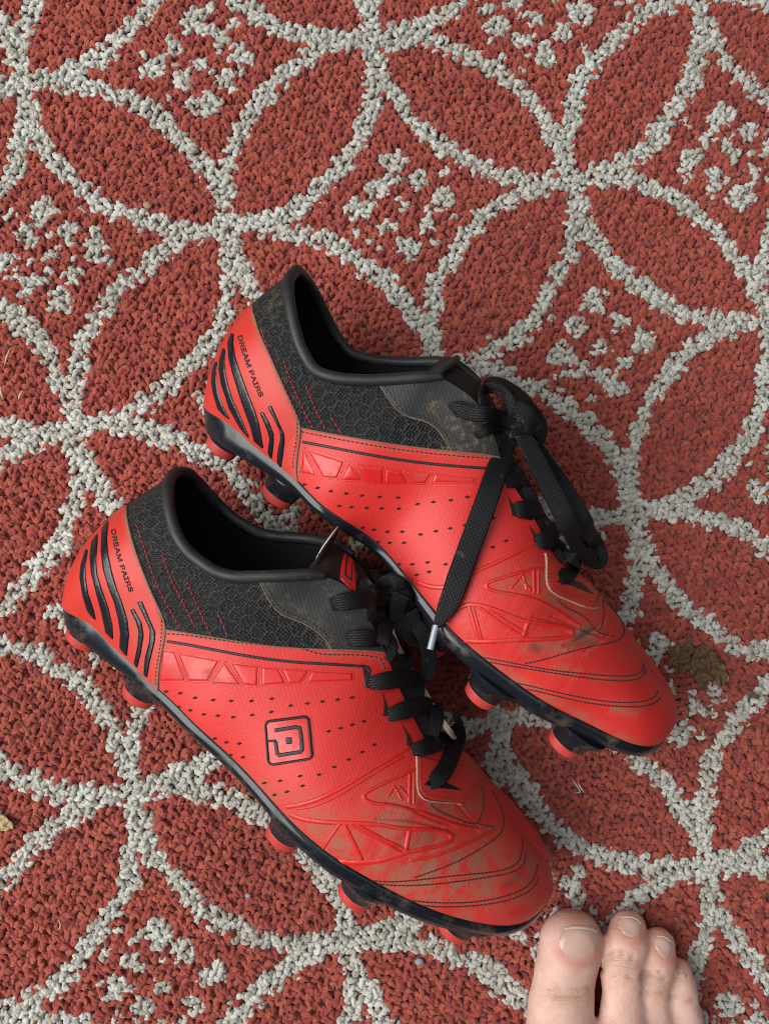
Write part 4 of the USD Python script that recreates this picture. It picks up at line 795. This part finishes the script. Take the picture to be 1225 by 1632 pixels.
toes = [chain([((910, 1502), .0125, .0156), ((900, 1552), .0130, .0141), ((894, 1600), .0145, .0150), ((886, 1690), .019, .0175), ((880, 1790), .024, .021)]),
        chain([((1000, 1481), .0105, .0092), ((997, 1508), .0125, .0104), ((991, 1555), .0150, .0096), ((992, 1610), .0150, .0100), ((992, 1720), .021, .016)]),
        chain([((1048, 1508), .0098, .0088), ((1045, 1538), .0115, .0094), ((1038, 1580), .0130, .0080), ((1040, 1630), .0135, .0090), ((1050, 1740), .020, .015)]),
        chain([((1080, 1551), .0085, .0074), ((1081, 1580), .0100, .0084), ((1088, 1625), .0115, .0090), ((1098, 1700), .0125, .0098), ((1100, 1770), .019, .014)]),
        chain([((1122, 1690), .0085, .0082), ((1135, 1730), .0095, .0090), ((1145, 1790), .016, .014)])]
# the rest of the foot, out of frame: instep, heel, ankle and the start of the shin
fd = wp((960, 1900), 0) - wp((960, 1700), 0); fd[2] = 0; fd /= np.linalg.norm(fd); fs = np.cross([0, 0, 1], fd)
base = wp((960, 1690), 0)
def fp(a, b, z): q = base + fd * a + fs * b; q[2] = z; return q
foot_chain = [[(fp(.0, .016, .022), .020), (fp(.07, .014, .040), .024), (fp(.12, .008, .055), .027), (fp(.155, .004, .075), .032), (fp(.165, .002, .16), .034), (fp(.165, .002, .24), .040)],
              [(fp(.01, -.030, .018), .017), (fp(.09, -.020, .028), .022), (fp(.15, -.006, .045), .030), (fp(.19, .0, .028), .030)],
              [(fp(.155, .004, .075), .032), (fp(.19, .0, .028), .030)], [(fp(.0, -.008, .020), .021), (fp(.10, -.004, .046), .028)]]
def cone_field(P, nodes, k):
    out = None
    for (a, ra), (b, rb) in zip(nodes[:-1], nodes[1:]):
        sc = np.array([1, 1, ZS]); A, Bp, Q = a * sc, b * sc, P * sc; ab = Bp - A
        t = np.clip(((Q - A) @ ab) / (ab @ ab), 0, 1); d = np.linalg.norm(Q - A - t[..., None] * ab, axis=-1) - (ra + (rb - ra) * t)
        out = d if out is None else smin(out, d, k)
    return out
def smin(a, b, k):
    h = np.clip(.5 + .5 * (b - a) / k, 0, 1); return b * (1 - h) + a * h - k * h * (1 - h)
def foot_mesh():
    def sample(lo, hi, h):
        n = np.ceil((hi - lo) / h).astype(int) + 1; g = np.stack(np.meshgrid(*[lo[k] + np.arange(n[k]) * h for k in range(3)], indexing='ij'), -1).astype(np.float32)
        shp = g.shape[:3]; P = g.reshape(-1, 3).astype(float)
        T_ = None
        for c_ in toes: d = cone_field(P, c_, .004); T_ = d if T_ is None else smin(T_, d, .0026)
        Bd = None
        for c_ in foot_chain: d = cone_field(P, c_, .012); Bd = d if Bd is None else smin(Bd, d, .02)
        v = smin(T_, Bd, .010); v = np.maximum(v, .0006 - P[:, 2]); v = np.maximum(v, P[:, 2] - .18)
        return v.reshape(shp)
    allp = np.array([p for c_ in toes + foot_chain for p, r in c_])
    lo, hi = allp.min(0) - .036, allp.max(0) + .036; lo[2] = -.004; hi[2] = .19; h = .0018
    return surface_nets(sample(lo, hi, h), lo, h)
FV, FF = foot_mesh()
fm = trimesh.Trimesh(FV, FF, process=False); trimesh.smoothing.filter_taubin(fm, iterations=8)
FV = np.array(fm.vertices)
nrm = np.array(fm.vertex_normals); fpx = proj(FV); up = np.einsum('ij,ij->i', nrm, CAM - FV) > 0
def near_line(lines, sg): return np.max([np.exp(-(cKDTree(spline(l_, 40)).query(fpx)[0] / sg) ** 2) for l_ in lines], 0) * up
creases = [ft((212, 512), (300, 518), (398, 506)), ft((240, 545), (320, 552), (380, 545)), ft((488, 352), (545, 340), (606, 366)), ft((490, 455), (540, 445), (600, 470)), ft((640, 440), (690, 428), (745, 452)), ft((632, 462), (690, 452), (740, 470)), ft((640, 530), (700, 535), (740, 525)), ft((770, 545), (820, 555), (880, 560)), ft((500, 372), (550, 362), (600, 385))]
cut = [ft((262, 330), (285, 365), (335, 392), (390, 380), (430, 340)), ft((528, 232), (560, 275), (600, 288), (636, 262)), ft((700, 318), (725, 368), (758, 382))]
FV = FV + nrm * (-.0008 * near_line(creases, 2.6) + .0005 * near_line(cut, 7) + .0005 * (meshkit.fbm(FV * 160, 3, 2) - .5) * .8)[:, None]
red = np.exp(-(cKDTree(np.array([(918, 1462), (1002, 1462), (1052, 1490), (1088, 1535), (955, 1480)], float)).query(fpx)[0] / 26) ** 2) * .9
red = np.maximum(red, near_line(cut, 12) * .85); knuck = near_line([ft((500, 390), (540, 420), (590, 400)), ft((650, 470), (690, 500), (730, 480)), ft((230, 540), (310, 545), (390, 535))], 22)
M['skin'] = mat('skin', {**GEO, 'a': ('attribute', {'attribute': 'mask'}), 's': ('separate_color', {}), 'n': pos_noise(120, 4, .65), 'n2': pos_noise(900, 3), 'rn': ('map_range', {'from_min': .32, 'from_max': .68, 'to_min': 0, 'to_max': .85, 'clamp': True}),
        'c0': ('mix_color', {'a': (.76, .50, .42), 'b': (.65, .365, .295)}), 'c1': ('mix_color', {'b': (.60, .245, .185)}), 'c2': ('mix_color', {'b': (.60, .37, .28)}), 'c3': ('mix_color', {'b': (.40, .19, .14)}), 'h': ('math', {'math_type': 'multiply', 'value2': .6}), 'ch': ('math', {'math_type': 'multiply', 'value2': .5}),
        'mw': ('mapping', {'scale': (140, 900, 300)}), 'wr': ('noise_texture', {'scale': 1.0, 'detail': 3, 'roughness': .6}), 'kw': ('math', {'math_type': 'multiply_add', 'value2': 1.0, 'value3': .25}), 'wm': ('math', {'math_type': 'multiply'}), 'b0': ('bump', {'strength': .8, 'distance': .0008}), 'b': ('bump', {'strength': .4, 'distance': .0005}), 'p': ('principled_bsdf', {'roughness': .46, 'subsurface_weight': .22, 'subsurface_scale': .002, 'subsurface_radius': (1, .35, .2), 'specular_ior_level': .4})},
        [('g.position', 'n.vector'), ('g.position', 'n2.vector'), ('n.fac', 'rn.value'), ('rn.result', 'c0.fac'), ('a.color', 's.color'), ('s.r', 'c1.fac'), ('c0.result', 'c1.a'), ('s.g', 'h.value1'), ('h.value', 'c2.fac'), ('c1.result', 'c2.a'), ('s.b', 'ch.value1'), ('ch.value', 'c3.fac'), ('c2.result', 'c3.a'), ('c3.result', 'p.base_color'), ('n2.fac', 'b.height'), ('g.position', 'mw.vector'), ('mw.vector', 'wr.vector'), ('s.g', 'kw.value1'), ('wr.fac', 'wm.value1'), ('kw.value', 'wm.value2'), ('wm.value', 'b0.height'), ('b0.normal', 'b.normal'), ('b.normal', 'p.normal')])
M['nail'] = mat('toenail', {**GEO, 'n': pos_noise(160, 3), 'c': ('mix_color', {'a': (.58, .33, .275), 'b': (.68, .45, .36)}), 'p': ('principled_bsdf', {'roughness': .24, 'subsurface_weight': .25, 'subsurface_scale': .002, 'subsurface_radius': (1, .4, .3), 'specular_ior_level': .55})}, [('g.position', 'n.vector'), ('n.fac', 'c.fac'), ('c.result', 'p.base_color')])
M['nail_tip'] = plain('toenail_edge', (.62, .46, .34), .35, .05)
person = thing('person', 'bare foot of a person, its first four toes reaching into the lower right corner', 'person', base)
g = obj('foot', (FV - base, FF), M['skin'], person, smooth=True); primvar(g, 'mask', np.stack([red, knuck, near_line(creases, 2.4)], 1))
FS = Surface(trimesh.Trimesh(FV, FF, process=False))
for i, (nail, edge) in enumerate([(ft((258, 290), (268, 252), (290, 232), (340, 226), (400, 232), (440, 248), (447, 285), (432, 325), (405, 355), (360, 374), (312, 366), (275, 335)), ft((285, 234), (340, 226), (400, 232), (438, 248))),
                             (ft((524, 195), (545, 182), (580, 178), (618, 190), (640, 218), (634, 250), (605, 272), (568, 264), (536, 234)), ft((545, 181), (580, 177), (618, 189), (638, 214))),
                             (ft((695, 282), (710, 268), (742, 270), (775, 295), (782, 328), (758, 368), (726, 356), (702, 318)), ft((712, 268), (742, 269), (774, 294))),
                             (ft((786, 425), (806, 416), (832, 428), (850, 452), (842, 466), (815, 462), (794, 450)), ft((806, 417), (832, 428)))]):
    q = Polygon(resample(spline(nail + nail[:1], 60), 50))
    nl = drape(FS, q, .00042, .0035 if i == 0 else .002, 2.0, base=-.0001); t_ = obj('toenail', (np.array(nl.vertices) - base, nl.faces), M['nail'], person, smooth=60)
    ed = drape(FS, strip(edge, 6.0 if i == 0 else 3.4), .00030, .0008, 1.8, base=.00003); obj('nail_edge', (np.array(ed.vertices) - base, ed.faces), M['nail_tip'], t_, smooth=60)
# ------------------------------------------------------------------ what has been trodden into the carpet
M['dead_leaf'] = plain('dead_leaf', (.14, .085, .042), .8, .6, 300, .3, (.24, .16, .085))
M['tan_leaf'] = plain('tan_leaf', (.42, .33, .18), .75, .4, 300, .3)
M['straw'] = plain('dry_straw', (.46, .38, .24), .7, .2)
M['lint'] = plain('pale_lint', (.66, .64, .66), .9)
M['grit'] = plain('tan_grit', (.34, .24, .15), .8, .4)
M['blue_lint'] = plain('blue_grey_lint', (.26, .30, .36), .9)
def crumpled(outline, z, amp, seed, thick=.0004, fold=60):
    P = Polygon(outline); x0, y0, x1, y1 = P.bounds; st = 2.2
    X, Y = np.meshgrid(np.arange(x0, x1, st), np.arange(y0, y1, st)); p = np.stack([X.ravel(), Y.ravel()], 1) + np.random.default_rng(seed).normal(0, .3, (X.size, 2))
    p = np.vstack([p[contains_xy(P.buffer(-1), p[:, 0], p[:, 1])], resample(np.array(outline), int(P.length / 2.5), True)])
    tri = Delaunay(p).simplices; c = p[tri].mean(1); tri = tri[contains_xy(P.buffer(.3), c[:, 0], c[:, 1])]
    q = np.c_[p / 13, p[:, 0] * 0]; h = np.abs(meshkit.fbm(q, 3, seed) - .5) * 2 + .5 * meshkit.noise(q * 2.5, seed + 5)
    w = at(p, z); w[:, 2] += (h - .4) * amp; n = len(w); lo = w - [0, 0, thick]
    v = np.vstack([w, lo]); e = np.vstack([tri[:, [0, 1]], tri[:, [1, 2]], tri[:, [2, 0]]]); s_ = np.sort(e, 1); _, ix, ct = np.unique(s_, axis=0, return_index=True, return_counts=True); b = e[ix[ct == 1]]
    return v, np.vstack([tri, tri[:, ::-1] + n, np.stack([b[:, 0], b[:, 1], b[:, 1] + n], 1), np.stack([b[:, 0], b[:, 1] + n, b[:, 0] + n], 1)])
le = crop(1030, 980, 6.282)
leaf = thing('dead_leaf', 'crumpled brown dead leaf on the carpet beside the farther boot\'s toe', 'leaf', wp((1110, 1055), 0)); lo_ = wp((1110, 1055), 0)
for i, (pl, sd) in enumerate([(le((465, 330), (560, 290), (640, 340), (720, 420), (790, 520), (800, 640), (760, 720), (680, 700), (640, 650), (580, 770), (520, 700), (440, 600), (450, 450)), 3),
                 (le((215, 330), (330, 280), (400, 300), (420, 200), (340, 180), (440, 200), (460, 340), (440, 540), (350, 590), (260, 540), (230, 470)), 8)]):
    v, f_ = crumpled(pl, 0.0020, .0046, sd); obj('blade', (v - lo_, f_), M['dead_leaf'], leaf)
v, f_ = crumpled(le((980, 740), (1060, 770), (1140, 810), (1120, 850), (1030, 830), (985, 780)), .0026, .0022, 4); o_ = wp((1196, 1105), 0)
tag(obj('bark_scrap', (v, f_), M['dead_leaf']), 'small brown scrap of bark on pale yarn near the right edge', 'bark')
v, f_ = crumpled([(-14, 1298), (6, 1300), (20, 1312), (22, 1320), (8, 1325), (-14, 1322)], .003, .0022, 6)
tag(obj('dry_leaf', (v, f_), M['tan_leaf']), 'pale tan leaf tip at the left edge of the carpet', 'leaf')
def blade(name, pts, r, m_, label, cat, z=.0022):
    P = spline(at(pts, z) + np.array([[0, 0, .0008 * math.sin(i * 1.7)] for i in range(len(pts))]), 24) if len(pts) > 2 else resample(at(pts, z), 12)
    tag(obj(name, tube(P, r * np.sin(np.linspace(.25, 2.9, len(P))) , 6), m_, smooth=60), label, cat)
blade('straw', [(464, 1524), (478, 1504), (492, 1486)], .00042, M['straw'], 'thin dry straw on the carpet below the nearer boot\'s toe', 'straw', .0034)
blade('straw', [(820, 1303), (845, 1297), (862, 1296)], .0005, M['straw'], 'dry straw lying across pale yarn right of the nearer boot', 'straw', .0034)
blade('straw', [(18, 553), (13, 566), (7, 582)], .0006, M['straw'], 'upper of the short straws at the left edge of the carpet', 'straw')
blade('straw', [(1, 615), (3, 627), (5, 637)], .0006, M['straw'], 'lowest of the short straws at the left edge of the carpet', 'straw')
blade('straw', [(37, 621), (33, 630), (29, 637)], .0007, M['straw'], 'third straw from the left edge, lying alone on red pile', 'straw')
blade('straw', [(93, 1467), (97, 1475), (91, 1484)], .0004, M['straw'], 'tiny straw on red pile in the lower left corner', 'straw')
for pts, lab in (([(912, 1242), (918, 1252), (924, 1262), (917, 1264)], 'white curl of lint on red pile below the farther boot\'s toe'), ([(920, 1246), (925, 1256), (931, 1263)], 'straight white thread beside the curl of lint')):
    blade('lint', pts, .00035, M['lint'], lab, 'lint', .0024)
def pebble(name, px, r, m_, label, cat, seed, z=.0018):
    s_ = trimesh.creation.icosphere(2, 1.0); v = np.array(s_.vertices); v = v * (r * (.75 + .5 * meshkit.fbm(v * 1.3 + seed, 2, seed)))[:, None] * [1.2, 1, .7]
    tag(obj(name, (v + wp(px, z), s_.faces), m_, smooth=True), label, cat)
pebble('pebble', (235, 326), .0018, M['grit'], 'tan pebble on red pile near the upper left', 'pebble', 1)
pebble('lint', (668, 1533), .0017, M['blue_lint'], 'blue grey tuft of lint left of the big toe', 'lint', 2)
pebble('lint', (395, 1428), .0012, M['blue_lint'], 'dark speck of lint below the middle of the nearer boot', 'lint', 3)
